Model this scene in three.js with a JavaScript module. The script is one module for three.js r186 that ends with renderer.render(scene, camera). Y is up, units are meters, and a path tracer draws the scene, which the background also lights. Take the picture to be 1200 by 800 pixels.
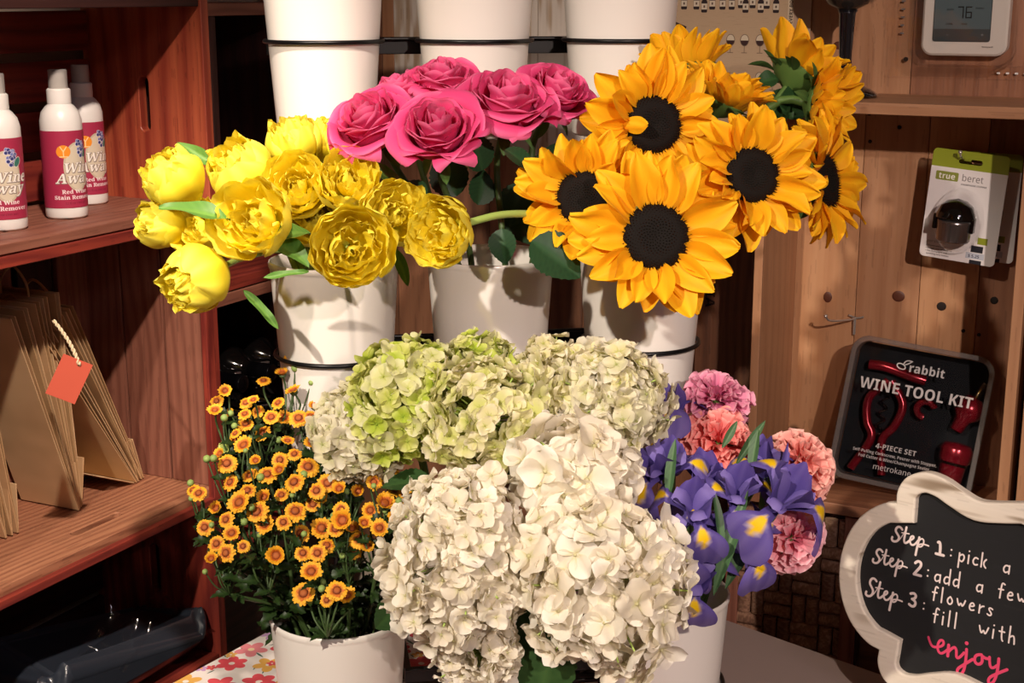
import * as THREE from 'three';
import { RoundedBoxGeometry } from 'three/addons/geometries/RoundedBoxGeometry.js';
import { mergeGeometries } from 'three/addons/utils/BufferGeometryUtils.js';
import { RectAreaLightUniformsLib } from 'three/addons/lights/RectAreaLightUniformsLib.js';

// ───────────── camera, light, exposure ─────────────
RectAreaLightUniformsLib.init();
const scene = new THREE.Scene();
scene.background = new THREE.Color(0x000000);
const PITCH = 13.5 * Math.PI / 180, FOCAL = 1700;           // focal length in pixels of the 1200 x 800 frame
const EYE = new THREE.Vector3(0, 1.68, 0);
const camera = new THREE.PerspectiveCamera(2 * Math.atan(400 / FOCAL) * 180 / Math.PI, 1.5, 0.05, 30);
camera.position.copy(EYE);
camera.rotation.x = -PITCH;
camera.updateMatrixWorld(true);
scene.add(camera);
const renderer = new THREE.WebGLRenderer({ antialias: true });
renderer.toneMapping = THREE.LinearToneMapping;
renderer.toneMappingExposure = 0.95;
renderer.shadowMap.enabled = true;
// ceiling lamps: [x, y, z, aim x, aim y, aim z, colour, candela, cone, blend]
const LAMPS = [
  [-1.10, 2.74, 0.40, -0.12, 1.14, -1.68, 0xffefdc, 27.0, 0.295, 0.8],
  [-0.08, 2.78, -0.62, -0.74, 1.10, -2.08, 0xffe8d6, 19.0, 0.30, 0.5],
  [0.75, 2.60, 1.35, 0.50, 1.22, -2.0, 0xffe8da, 24.0, 0.29, 0.45],
  [-1.00, 2.76, -0.60, -0.38, 1.66, -1.86, 0xeaf0ff, 0.6, 0.14, 0.7],
];
const PANELS = [                                              // flat ceiling panels that fill the room: [x, z, width, depth, colour, intensity]
  [1.0, 0.75, 0.6, 0.6, 0xf4e2f2, 12.0],
];

// ───────────── helpers ─────────────
const V = (x = 0, y = 0, z = 0) => new THREE.Vector3(x, y, z);
const FWD = V(0, -Math.sin(PITCH), -Math.cos(PITCH)), CUP = V(0, Math.cos(PITCH), -Math.sin(PITCH)), RGT = V(1, 0, 0);
const at = (px, py, d) => EYE.clone().addScaledVector(FWD, d).addScaledVector(RGT, (px - 600) / FOCAL * d).addScaledVector(CUP, (400 - py) / FOCAL * d);
const facing = (r, u, t) => V().addScaledVector(RGT, r).addScaledVector(CUP, u).addScaledVector(FWD, -t).normalize();
let seedState = 7;
const seed = (s) => { seedState = (s * 2654435761) >>> 0; };
const rnd = () => { seedState = (seedState + 0x6d2b79f5) >>> 0; let t = Math.imul(seedState ^ (seedState >>> 15), 1 | seedState); t = (t + Math.imul(t ^ (t >>> 7), 61 | t)) ^ t; return ((t ^ (t >>> 14)) >>> 0) / 4294967296; };
const rr = (a, b) => a + (b - a) * rnd();
const clamp = THREE.MathUtils.clamp, lerp = THREE.MathUtils.lerp, sstep = THREE.MathUtils.smoothstep;
const hash2 = (x, y, s) => { let h = Math.imul(x, 374761393) ^ Math.imul(y, 668265263) ^ Math.imul(s, 1274126177); h = Math.imul(h ^ (h >>> 13), 1274126177); return ((h ^ (h >>> 16)) >>> 0) / 4294967296; };
function vnoise(x, y, s, px = 1e9, py = 1e9) {                // value noise, periodic in px, py cells
  const xi = Math.floor(x), yi = Math.floor(y), fx = x - xi, fy = y - yi, m = (a, n) => ((a % n) + n) % n;
  const u = fx * fx * (3 - 2 * fx), v = fy * fy * (3 - 2 * fy);
  const h = (a, b) => hash2(m(a, px), m(b, py), s);
  return lerp(lerp(h(xi, yi), h(xi + 1, yi), u), lerp(h(xi, yi + 1), h(xi + 1, yi + 1), u), v);
}
const srgb = (c) => { const k = new THREE.Color(c); return [k.r, k.g, k.b].map((v) => v); };  // linear triple of a css colour
const usedNames = new Map();
function numbered(name) { const n = usedNames.get(name) ?? 0; usedNames.set(name, n + 1); return n ? `${name}_${String(n).padStart(3, '0')}` : name; }
function thing(name, label, category, pos = V(), turn = 0, group) {
  const o = new THREE.Group(); o.name = numbered(name); o.position.copy(pos); o.rotation.y = turn;
  o.userData = { label, category }; if (group) o.userData.group = group;
  scene.add(o); return o;
}
function part(parent, name, geometry, material, label) {
  const m = new THREE.Mesh(geometry, material); m.name = name; m.castShadow = m.receiveShadow = true;
  if (label) m.userData.label = label;
  parent.add(m); return m;
}
function put(m, x, y, z, rx = 0, ry = 0, rz = 0) { m.position.set(x, y, z); m.rotation.set(rx, ry, rz); return m; }
const std = (o) => new THREE.MeshStandardMaterial({ roughness: 0.6, metalness: 0, ...o });
const phys = (o) => new THREE.MeshPhysicalMaterial({ roughness: 0.5, metalness: 0, ...o });

// uv in metres from position; grain runs along v
function boxUV(g, grain = 'x', off = [0, 0]) {
  const p = g.attributes.position, n = g.attributes.normal, uv = new Float32Array(p.count * 2);
  for (let i = 0; i < p.count; i++) {
    const P = { x: p.getX(i), y: p.getY(i), z: p.getZ(i) }, N = { x: Math.abs(n.getX(i)), y: Math.abs(n.getY(i)), z: Math.abs(n.getZ(i)) };
    const dom = N.x > N.y && N.x > N.z ? 'x' : N.y > N.z ? 'y' : 'z';
    const rest = ['x', 'y', 'z'].filter((a) => a !== dom);
    let a, b;
    if (rest.includes(grain)) { b = P[grain]; a = P[rest.find((k) => k !== grain)]; } else { a = P[rest[0]]; b = P[rest[1]] * 0.2; }
    uv[2 * i] = a + off[0]; uv[2 * i + 1] = b + off[1];
  }
  g.setAttribute('uv', new THREE.BufferAttribute(uv, 2)); return g;
}
function board(w, h, d, grain = 'x', r = 0.0015) {
  return boxUV(new RoundedBoxGeometry(w, h, d, 1, Math.min(r, w * 0.3, h * 0.3, d * 0.3)), grain, [rnd() * 3, rnd() * 3]);
}
function extrudeShape(shape, depth, bevel = 0.001, seg = 12) {
  return new THREE.ExtrudeGeometry(shape, { depth, bevelEnabled: bevel > 0, bevelThickness: bevel, bevelSize: bevel, bevelSegments: 1, curveSegments: seg });
}
function slotHole(cx, cy, half, r, vertical = false) {        // stadium-shaped hole
  const h = new THREE.Path();
  for (let i = 0; i <= 24; i++) {
    const a = -Math.PI / 2 + (i / 24) * Math.PI * 2, side = i <= 12 ? 1 : -1;
    const x = side * half + Math.cos(a) * r, y = Math.sin(a) * r;
    const q = vertical ? [cx + y, cy + x] : [cx + x, cy + y];
    i ? h.lineTo(...q) : h.moveTo(...q);
  }
  return h;
}
const tube = (pts, r, seg = 24, rad = 8, closed = false) => new THREE.TubeGeometry(new THREE.CatmullRomCurve3(pts, closed), seg, r, rad, closed);
const lathe = (pts, seg = 48) => new THREE.LatheGeometry(pts.map(([x, y]) => new THREE.Vector2(x, y)), seg);

// ───────────── textures ─────────────
function dataTex(W, H, fn, { color = true, repeat = true, size = [1, 1] } = {}) {
  const d = new Uint8Array(W * H * 4);
  for (let y = 0; y < H; y++) for (let x = 0; x < W; x++) {
    const c = fn(x / W, y / H), i = (y * W + x) * 4;
    d[i] = clamp(c[0], 0, 1) * 255; d[i + 1] = clamp(c[1], 0, 1) * 255; d[i + 2] = clamp(c[2], 0, 1) * 255; d[i + 3] = 255;
  }
  const t = new THREE.DataTexture(d, W, H); t.magFilter = THREE.LinearFilter; t.minFilter = THREE.LinearFilter;
  if (color) t.colorSpace = THREE.SRGBColorSpace;
  if (repeat) t.wrapS = t.wrapT = THREE.RepeatWrapping;
  t.repeat.set(1 / size[0], 1 / size[1]); t.needsUpdate = true; return t;
}
const hex = (c) => { const n = parseInt(c.slice(1), 16); return [(n >> 16) / 255, ((n >> 8) & 255) / 255, (n & 255) / 255]; };  // sRGB triple
const mix3 = (a, b, t) => [lerp(a[0], b[0], t), lerp(a[1], b[1], t), lerp(a[2], b[2], t)];
// wood: tile of 0.4 m across by 1.0 m along the grain
function woodMaps(s, light, dark, { knots = 0, freq = 40, contrast = 1, wear = 0, wearColor = '#cfc7b8' } = {}) {
  const A = hex(light), B = hex(dark), K = mix3(B, [0.06, 0.03, 0.02], 0.55), Wc = hex(wearColor);
  seed(s); const kn = []; for (let i = 0; i < knots; i++) kn.push([rnd(), rnd(), rr(0.02, 0.045)]);
  const height = new Float32Array(256 * 512);
  const f = (u, v) => {
    let du = 0, kk = 0;
    for (const [kx, ky, kr] of kn) {
      let dx = u - kx; dx -= Math.round(dx); let dy = (v - ky); dy -= Math.round(dy); dy *= 2.5;
      const r = Math.hypot(dx, dy * 0.62); kk = Math.max(kk, 1 - sstep(r, kr * 0.55, kr)); du += Math.sign(dx || 1) * kr * 0.55 * Math.exp(-((r / kr) ** 2) / 5);
    }
    const w = vnoise(u * 5, v * 3, s, 5, 3) * 0.12 + vnoise(u * 9, v * 7, s + 1, 9, 7) * 0.03, x = u + du;
    const ring = 0.5 + 0.5 * Math.sin((x + w) * freq * Math.PI * 2 / 1 * 0.5);
    const fine = vnoise(x * 128, v * 10, s + 2, 128, 10), pores = vnoise(x * 240, v * 26, s + 3, 240, 26), broad = vnoise(u * 4, v * 2, s + 4, 4, 2);
    let t = 0.42 * ring * ring + 0.26 * fine + 0.34 * broad; t = clamp(0.5 + (t - 0.5) * contrast, 0, 1);
    let c = mix3(A, B, t); if (pores > 0.84) c = mix3(c, K, 0.2 * contrast);
    c = mix3(c, K, kk * 0.8);
    let wr = 0;
    if (wear) { const q = 0.5 * vnoise(u * 14, v * 9, s + 5, 14, 9) + 0.5 * vnoise(u * 60, v * 16, s + 6, 60, 16); wr = sstep(q, 1 - wear - 0.12, 1 - wear + 0.1); c = mix3(c, Wc, wr); }
    return { c, h: 0.5 * fine + 0.3 * pores + 0.2 * ring };
  };
  const map = dataTex(256, 512, (u, v) => f(u, v).c, { size: [0.4, 1.0] });
  const bump = dataTex(256, 512, (u, v) => { const h = f(u, v).h; return [h, h, h]; }, { color: false, size: [0.4, 1.0] });
  return { map, bumpMap: bump, bumpScale: 0.0006 };
}
function canvasTex(W, H, draw) {
  const c = document.createElement('canvas'); c.width = W; c.height = H;
  const x = c.getContext('2d'); draw(x, W, H);
  const t = new THREE.CanvasTexture(c); t.colorSpace = THREE.SRGBColorSpace; t.magFilter = THREE.LinearFilter; return t;
}

// ───────────── materials ─────────────
const RED = std({ ...woodMaps(11, '#cc6c48', '#8a3428', { knots: 2, freq: 20, contrast: 1.15 }), roughness: 0.42 });
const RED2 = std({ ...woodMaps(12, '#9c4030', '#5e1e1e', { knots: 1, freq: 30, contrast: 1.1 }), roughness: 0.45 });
const MAHOG = std({ ...woodMaps(13, '#a06a56', '#734436', { knots: 1, freq: 46, contrast: 1.0 }), roughness: 0.55 });
const MAHOG2 = std({ ...woodMaps(14, '#c08866', '#87543e', { knots: 1, freq: 60, contrast: 1.2 }), roughness: 0.5 });
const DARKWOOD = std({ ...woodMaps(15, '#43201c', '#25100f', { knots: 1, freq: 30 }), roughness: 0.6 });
const PINE = std({ ...woodMaps(16, '#c79870', '#ad7a54', { knots: 7, freq: 20, contrast: 0.75 }), roughness: 0.5 });
const PINE2 = std({ ...woodMaps(17, '#b98a66', '#9c6d4c', { knots: 5, freq: 24, contrast: 0.8 }), roughness: 0.5 });
const PINE3 = std({ ...woodMaps(18, '#a06e50', '#80543c', { knots: 2, freq: 28, contrast: 0.9 }), roughness: 0.5 });
const BROWN = std({ ...woodMaps(19, '#7d5238', '#543424', { knots: 2, freq: 30, contrast: 1.1 }), roughness: 0.6 });
const WHITEWASH = std({ ...woodMaps(20, '#c9b79e', '#a48a6c', { knots: 0, freq: 22, contrast: 1.1, wear: 0.62, wearColor: '#ddd5c6' }), roughness: 0.7 });
const FRAMEWHITE = std({ ...woodMaps(21, '#e9e0d2', '#dcd1c0', { knots: 0, freq: 16, contrast: 0.6, wear: 0.16, wearColor: '#8d7b66' }), roughness: 0.6 });
const PLASTER = std({ color: 0xbfae9c, roughness: 0.9 });
const CEILING = std({ color: 0xcfc6bd, roughness: 0.9 });
const FLOORMAT = std({ ...woodMaps(22, '#8b6a4c', '#65472f', { freq: 24 }), roughness: 0.5 });
const BLACKMETAL = std({ color: 0x0b0b0d, roughness: 0.35, metalness: 0.3 });
const CHROME = std({ color: 0xd0ccc6, roughness: 0.28, metalness: 0.75 });
const CHROMED = std({ color: 0x4a4644, roughness: 0.12, metalness: 1 });
const BUCKET = phys({ color: 0xe4dfd8, roughness: 0.32, clearcoat: 0.35, clearcoatRoughness: 0.15, specularIntensity: 0.6 });
const WHITEPLASTIC = phys({ color: 0xe8e6e2, roughness: 0.35 });
const CLEAR = phys({ color: 0xffffff, roughness: 0.04, transmission: 1, thickness: 0, ior: 1.45 });
const SMOKEGLASS = phys({ color: 0x5a5450, roughness: 0.04, transmission: 0.75, thickness: 0, ior: 1.5 });
const DARKGLASS = phys({ color: 0x0a0909, roughness: 0.08, clearcoat: 1 });

// ───────────── room axes ─────────────
// The room's left wall runs away along U_DIR and its display crates face W_DIR; the right wall runs along W_DIR and faces -U_DIR.
const ANG = 26.6 * Math.PI / 180;
const U_DIR = V(Math.sin(ANG), 0, -Math.cos(ANG)), W_DIR = V(Math.cos(ANG), 0, Math.sin(ANG));
const LEFT_O = V(-0.483, 0, -2.268), RIGHT_O = V(0.3838, 0, -2.1817);          // origins on the two front planes
const LTURN = Math.PI / 2 - ANG, RTURN = -ANG;
const LP = (s, y, t) => LEFT_O.clone().addScaledVector(U_DIR, s).addScaledVector(W_DIR, t).setY(y);
const RP = (s, y, t) => RIGHT_O.clone().addScaledVector(W_DIR, s).addScaledVector(U_DIR, -t).setY(y);

function struct(name, geo, mat, pos, turn) {
  const m = new THREE.Mesh(geo, mat); m.name = name; m.userData.kind = 'structure'; m.castShadow = m.receiveShadow = true;
  m.position.copy(pos); m.rotation.y = turn; scene.add(m); return m;
}
{
  // corner between the walls, 4.4 m by 4.4 m room
  const tR = -0.225, tL = -0.29, S = 4.4, H = 2.9, th = 0.12;
  const sCorner = -0.8138 + 0.0 + tL / 1.0;                                  // where the left wall plane cuts the right wall, along W_DIR
  struct('floor', boxUV(new THREE.BoxGeometry(S + 2 * th, th, S + 2 * th), 'x'), FLOORMAT, RP(sCorner + S / 2, -th / 2, tR + S / 2), RTURN);
  struct('ceiling', new THREE.BoxGeometry(S + 2 * th, th, S + 2 * th), CEILING, RP(sCorner + S / 2, H + th / 2, tR + S / 2), RTURN);
  const wr = struct('wall_right', new THREE.BoxGeometry(S, H, th), PLASTER, RP(sCorner + S / 2, H / 2, tR - th / 2), RTURN);
  struct('wall_left', new THREE.BoxGeometry(th, H, S), PLASTER, RP(sCorner - th / 2, H / 2, tR + S / 2), RTURN);
  struct('wall_front', new THREE.BoxGeometry(S, H, th), PLASTER, RP(sCorner + S / 2, H / 2, tR + S + th / 2), RTURN);
  struct('wall_back', new THREE.BoxGeometry(th, H, S), PLASTER, RP(sCorner + S + th / 2, H / 2, tR + S / 2), RTURN);
  // planks on the right wall: [from, to, bottom, top, material]
  seed(31);
  const org = V(sCorner + S / 2, H / 2, tR - th / 2);                         // the wall's own centre in wall coordinates
  const plank = (s0, s1, y0, y1, mat, d = 0.0342) => {
    const m = part(wr, 'plank', board(s1 - s0 - 0.0006, y1 - y0 - 0.001, d, 'y', 0.0012), mat);
    m.position.set((s0 + s1) / 2 - org.x, (y0 + y1) / 2 - org.y, th / 2 + d / 2 + 0.0005);
  };
  // behind the flower stand: whitewashed boards above, brown boards below
  const cols = [-1.06, -0.97, -0.875, -0.79, -0.765, -0.665, -0.57, -0.475, -0.385, -0.30, -0.235, -0.155, -0.075, -0.012];
  for (let i = 0; i < cols.length - 1; i++) {
    const up = [BROWN, PINE3, BROWN, PINE2, WHITEWASH, PINE3, WHITEWASH, WHITEWASH, WHITEWASH, PINE2, PINE3, PINE2, PINE3][i];
    const lo = [BROWN, DARKWOOD, BROWN, BROWN, PINE3, BROWN, PINE3, BROWN, BROWN, BROWN, PINE3, BROWN, BROWN][i];
    plank(cols[i], cols[i + 1], 1.40, 2.1, up); plank(cols[i], cols[i + 1], 0.62, 1.40, lo);
  }
  // back of the pine display crates
  for (const [a, b, m] of [[-0.012, 0.10, PINE], [0.10, 0.20, PINE2], [0.20, 0.29, PINE], [0.29, 0.41, PINE3], [0.41, 0.55, PINE2]]) plank(a, b, 0.895, 1.515, m);
  for (const [a, b, m] of [[-0.012, 0.165, PINE2], [0.165, 0.41, PINE3], [0.41, 0.6, PINE2]]) plank(a, b, 1.515, 2.1, m);
  for (const [a, b] of [[-0.012, 0.16], [0.16, 0.34], [0.34, 0.55]]) plank(a, b, 0.5, 0.893, BROWN);
}

{ // knots in the pine planks
  const wr = scene.getObjectByName('wall_right'), wood = std({ color: new THREE.Color('#5a3020'), roughness: 0.5 }), hole = std({ color: new THREE.Color('#1c0f0a'), roughness: 0.8 });
  for (const [s, y, rx, ry, m] of [[0.054, 1.196, 0.007, 0.009, wood], [0.168, 1.208, 0.010, 0.009, wood], [0.236, 1.198, 0.0075, 0.007, hole], [0.315, 1.215, 0.006, 0.006, hole], [0.272, 1.162, 0.003, 0.003, hole], [0.296, 1.158, 0.003, 0.003, hole], [0.05, 1.60, 0.008, 0.006, wood]]) {
    const k = part(wr, 'knot', lathe([[0, 0.0009], [0.55, 0.0008], [1, 0.0002], [1, -0.001], [0, -0.001]], 20), m), p = RP(s, y, -0.1898).sub(wr.position).applyAxisAngle(V(0, 1, 0), -RTURN);
    k.position.copy(p); k.rotation.x = Math.PI / 2; k.scale.set(rx, 1, ry);
  }
}

// ───────────── red stained crates on the left ─────────────
function crateEnd(w, h, th, slot, vertical, grain) {           // solid panel in the XY plane with a hand slot
  const s = new THREE.Shape([[-w / 2, -h / 2], [w / 2, -h / 2], [w / 2, h / 2], [-w / 2, h / 2]].map((p) => new THREE.Vector2(...p)));
  if (slot) s.holes.push(slotHole(slot[0], slot[1], slot[2], slot[3], vertical));
  const g = extrudeShape(s, th - 0.002, 0.001); g.translate(0, 0, -(th - 0.002) / 2);
  return boxUV(g, grain, [rnd() * 3, rnd() * 3]);
}
// crate lying on its side: opening towards +Z, ends at +-X, slatted top, bottom and back. Origin: front right bottom corner.
function sideCrate(name, label, pos, L, H, D, mats, opt = {}) {
  const t = thing(name, label, 'crate', pos, LTURN), th = 0.014;
  for (const e of [0, 1]) {
    const m = part(t, 'end_panel', crateEnd(D, H, 0.018, [-D / 2 + D * 0.5, 0, 0.034, 0.011], true, 'y'), mats.end);
    m.rotation.y = Math.PI / 2; m.position.set(e ? -L + 0.009 : -0.009, H / 2, -D / 2);
  }
  const n = 3, sw = (D - 0.002) / n;
  for (const y of [th / 2, H - th / 2]) for (let i = 0; i < n; i++) {
    const m = part(t, 'slat', board(L - 0.037, th, sw - 0.004, 'x'), y < H / 2 ? mats.floor : mats.slat);
    m.position.set(-L / 2, y, -sw * (i + 0.5));
  }
  const bh = (H - 2 * th) / 4;
  for (let i = 0; i < 4; i++) { const m = part(t, 'slat', board(L - 0.037, bh - 0.014, 0.012, 'x'), mats.back); m.position.set(-L / 2, th + bh * (i + 0.5), -D + 0.007); }
  return t;
}
seed(41);
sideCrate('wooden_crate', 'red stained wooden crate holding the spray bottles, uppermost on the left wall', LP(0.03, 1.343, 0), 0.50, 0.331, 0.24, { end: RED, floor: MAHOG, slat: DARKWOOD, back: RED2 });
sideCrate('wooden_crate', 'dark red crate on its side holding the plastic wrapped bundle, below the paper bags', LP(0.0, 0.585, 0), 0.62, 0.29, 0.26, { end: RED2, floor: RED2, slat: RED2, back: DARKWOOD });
{ // crate standing on its end with the paper bags: solid floor and top with slots, slatted sides
  const L = 0.60, H = 0.465, D = 0.255, y0 = 0.876;
  const t = thing('wooden_crate', 'brown wooden crate on end with vertical side slats, filled with kraft paper bags', 'crate', LP(0.0, y0, 0), LTURN);
  const fl = part(t, 'end_panel', crateEnd(L, D, 0.018, [0.07, -0.075, 0.045, 0.009], false, 'x'), MAHOG2); fl.rotation.x = -Math.PI / 2; fl.position.set(-L / 2, 0.009, -D / 2);
  const tp = part(t, 'end_panel', crateEnd(L, D, 0.016, null, false, 'x'), RED2); tp.rotation.x = -Math.PI / 2; tp.position.set(-L / 2, H - 0.008, -D / 2);
  const sw = D / 3;
  for (const x of [-0.007, -L + 0.007]) for (let i = 0; i < 3; i++) part(t, 'slat', board(0.014, H - 0.036, sw - 0.004, 'y'), MAHOG).position.set(x, H / 2, -sw * (i + 0.5));
  for (let i = 0; i < 7; i++) part(t, 'slat', board(L / 7 - 0.012, H - 0.036, 0.012, 'y'), i % 2 ? DARKWOOD : MAHOG).position.set(-L + (i + 0.5) * L / 7, H / 2, -D + 0.007);
  part(t, 'edge_strip', board(0.03, H - 0.13, 0.012, 'y'), RED2).position.set(-0.012, (H - 0.13) / 2 + 0.002, 0.0065);
  part(t, 'edge_strip', board(L, 0.013, 0.012, 'x'), RED2).position.set(-L / 2, -0.002, 0.0065);
}
{ // support below, out of the picture
  const t = thing('wooden_plinth', 'dark wooden plinth carrying the stacked red crates', 'plinth', LP(-0.3, 0, -0.13), LTURN);
  part(t, 'body', board(0.62, 0.50, 0.25, 'x', 0.004), DARKWOOD).position.y = 0.25; part(t, 'top', board(0.64, 0.083, 0.27, 'x', 0.004), DARKWOOD).position.y = 0.5425;
}
// second stack, deeper in the corner
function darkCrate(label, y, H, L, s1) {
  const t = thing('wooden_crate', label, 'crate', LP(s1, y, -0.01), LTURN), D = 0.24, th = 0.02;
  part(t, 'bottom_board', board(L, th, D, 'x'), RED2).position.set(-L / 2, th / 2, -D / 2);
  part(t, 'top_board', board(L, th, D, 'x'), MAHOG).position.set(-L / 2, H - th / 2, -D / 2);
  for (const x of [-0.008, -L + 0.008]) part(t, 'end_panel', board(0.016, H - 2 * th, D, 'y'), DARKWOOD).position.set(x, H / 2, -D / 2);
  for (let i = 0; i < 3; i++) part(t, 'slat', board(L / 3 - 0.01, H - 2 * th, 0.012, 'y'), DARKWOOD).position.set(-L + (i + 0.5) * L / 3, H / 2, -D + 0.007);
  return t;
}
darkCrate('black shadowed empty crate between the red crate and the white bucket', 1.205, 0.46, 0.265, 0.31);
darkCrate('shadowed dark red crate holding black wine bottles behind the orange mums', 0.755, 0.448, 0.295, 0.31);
{
  const t = thing('wooden_plinth', 'dark plinth under the crate of wine bottles', 'plinth', LP(0.16, 0, -0.13), LTURN);
  part(t, 'body', board(0.27, 0.70, 0.2, 'x', 0.004), DARKWOOD).position.y = 0.35; part(t, 'top', board(0.29, 0.055, 0.23, 'x', 0.004), DARKWOOD).position.y = 0.7275;
}

// ───────────── pine display crate on the right wall ─────────────
{
  const t = thing('display_crate', 'shallow pine display crate with knotty sides holding the wine tools', 'crate', RP(0, 0.892, 0), RTURN);
  const D = 0.19, add = (n, w, h, d, x, y, z, g, m) => part(t, n, board(w, h, d, g), m).position.set(x, y, z);
  seed(43);
  add('side_panel', 0.014, 0.595, D, -0.008, 0.32, -D / 2 - 0.001, 'y', PINE2); add('side_panel', 0.016, 0.595, D, 0.374, 0.32, -D / 2 - 0.001, 'y', PINE2);
  add('top_board', 0.40, 0.017, D + 0.012, 0.184, 0.627, -D / 2 + 0.005, 'x', PINE2);
  for (let i = 0; i < 2; i++) add('bottom_board', 0.40, 0.018, 0.093, 0.184, 0.011, -0.048 - 0.095 * i, 'x', PINE3);
}
{
  const t = thing('display_crate', 'pine crate end beside the wine tool kit at the picture edge', 'crate', RP(0.392, 0.892, 0), RTURN);
  part(t, 'side_panel', board(0.02, 0.6, 0.18, 'y'), PINE2).position.set(0.011, 0.3, -0.09);
  part(t, 'bottom_board', board(0.18, 0.018, 0.18, 'x'), PINE3).position.set(0.112, 0.009, -0.09);
}
{ // cork panel: a wooden frame with wine corks laid basket-wise
  const t = thing('cork_board', 'framed board of wine corks laid in basket weave under the pine crate', 'cork board', RP(0.07, 0.55, -0.02), RTURN);
  seed(47);
  const corkMaps = [['#b08a6e', '#8c684e'], ['#9c765e', '#785542'], ['#bf9b80', '#98745a']].map(([a, b], i) => std({ map: dataTex(64, 64, (u, v) => { const q = vnoise(u * 20, v * 20, 60 + i, 20, 20) * 0.6 + vnoise(u * 6, v * 6, 70 + i, 6, 6) * 0.4; return mix3(hex(a), hex(b), sstep(q, 0.25, 0.75)); }, { size: [1, 1] }), roughness: 0.9 }));
  part(t, 'backing', board(0.20, 0.33, 0.008, 'y'), DARKWOOD).position.set(0, 0.17, -0.012);
  part(t, 'frame', board(0.022, 0.34, 0.02, 'y'), MAHOG).position.set(0.085, 0.17, 0); part(t, 'frame', board(0.022, 0.34, 0.02, 'y'), MAHOG).position.set(-0.105, 0.17, 0);
  const geo = new THREE.CylinderGeometry(0.0108, 0.0108, 0.0435, 12, 1); geo.scale(1, 1, 0.8);
  const c = 0.0226, x0 = -0.092;
  for (let r = 0; r < 8; r++) for (let k = 0; k < 4; k++) {
    const hor = (r + k) % 2 === 0, cx = x0 + 0.0226 + k * 0.0452 - 0.004, cy = 0.012 + 0.0226 + r * 0.0455;
    for (const o of [-1, 1]) {
      if (cy > 0.32 || cx > 0.074) continue;
      const m = part(t, 'cork', geo, corkMaps[Math.floor(rnd() * 3)]);
      m.position.set(cx + (hor ? 0 : o * c / 2), cy + (hor ? o * c / 2 : 0), rr(-0.001, 0.0015)); m.rotation.z = (hor ? Math.PI / 2 : 0) + rr(-0.03, 0.03);
    }
  }
}
{ // dark open crate beside the cork board
  const t = thing('wooden_crate', 'low brown crate in the shadow behind the chalkboard sign', 'crate', RP(0.30, 0.52, -0.1), RTURN);
  part(t, 'front_board', board(0.26, 0.09, 0.014, 'x'), BROWN).position.set(0, 0.13, 0.05); part(t, 'front_board', board(0.26, 0.05, 0.014, 'x'), MAHOG).position.set(0, 0.05, 0.05);
  part(t, 'side_panel', board(0.016, 0.26, 0.14, 'y'), MAHOG).position.set(-0.115, 0.13, -0.03);
}

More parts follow.
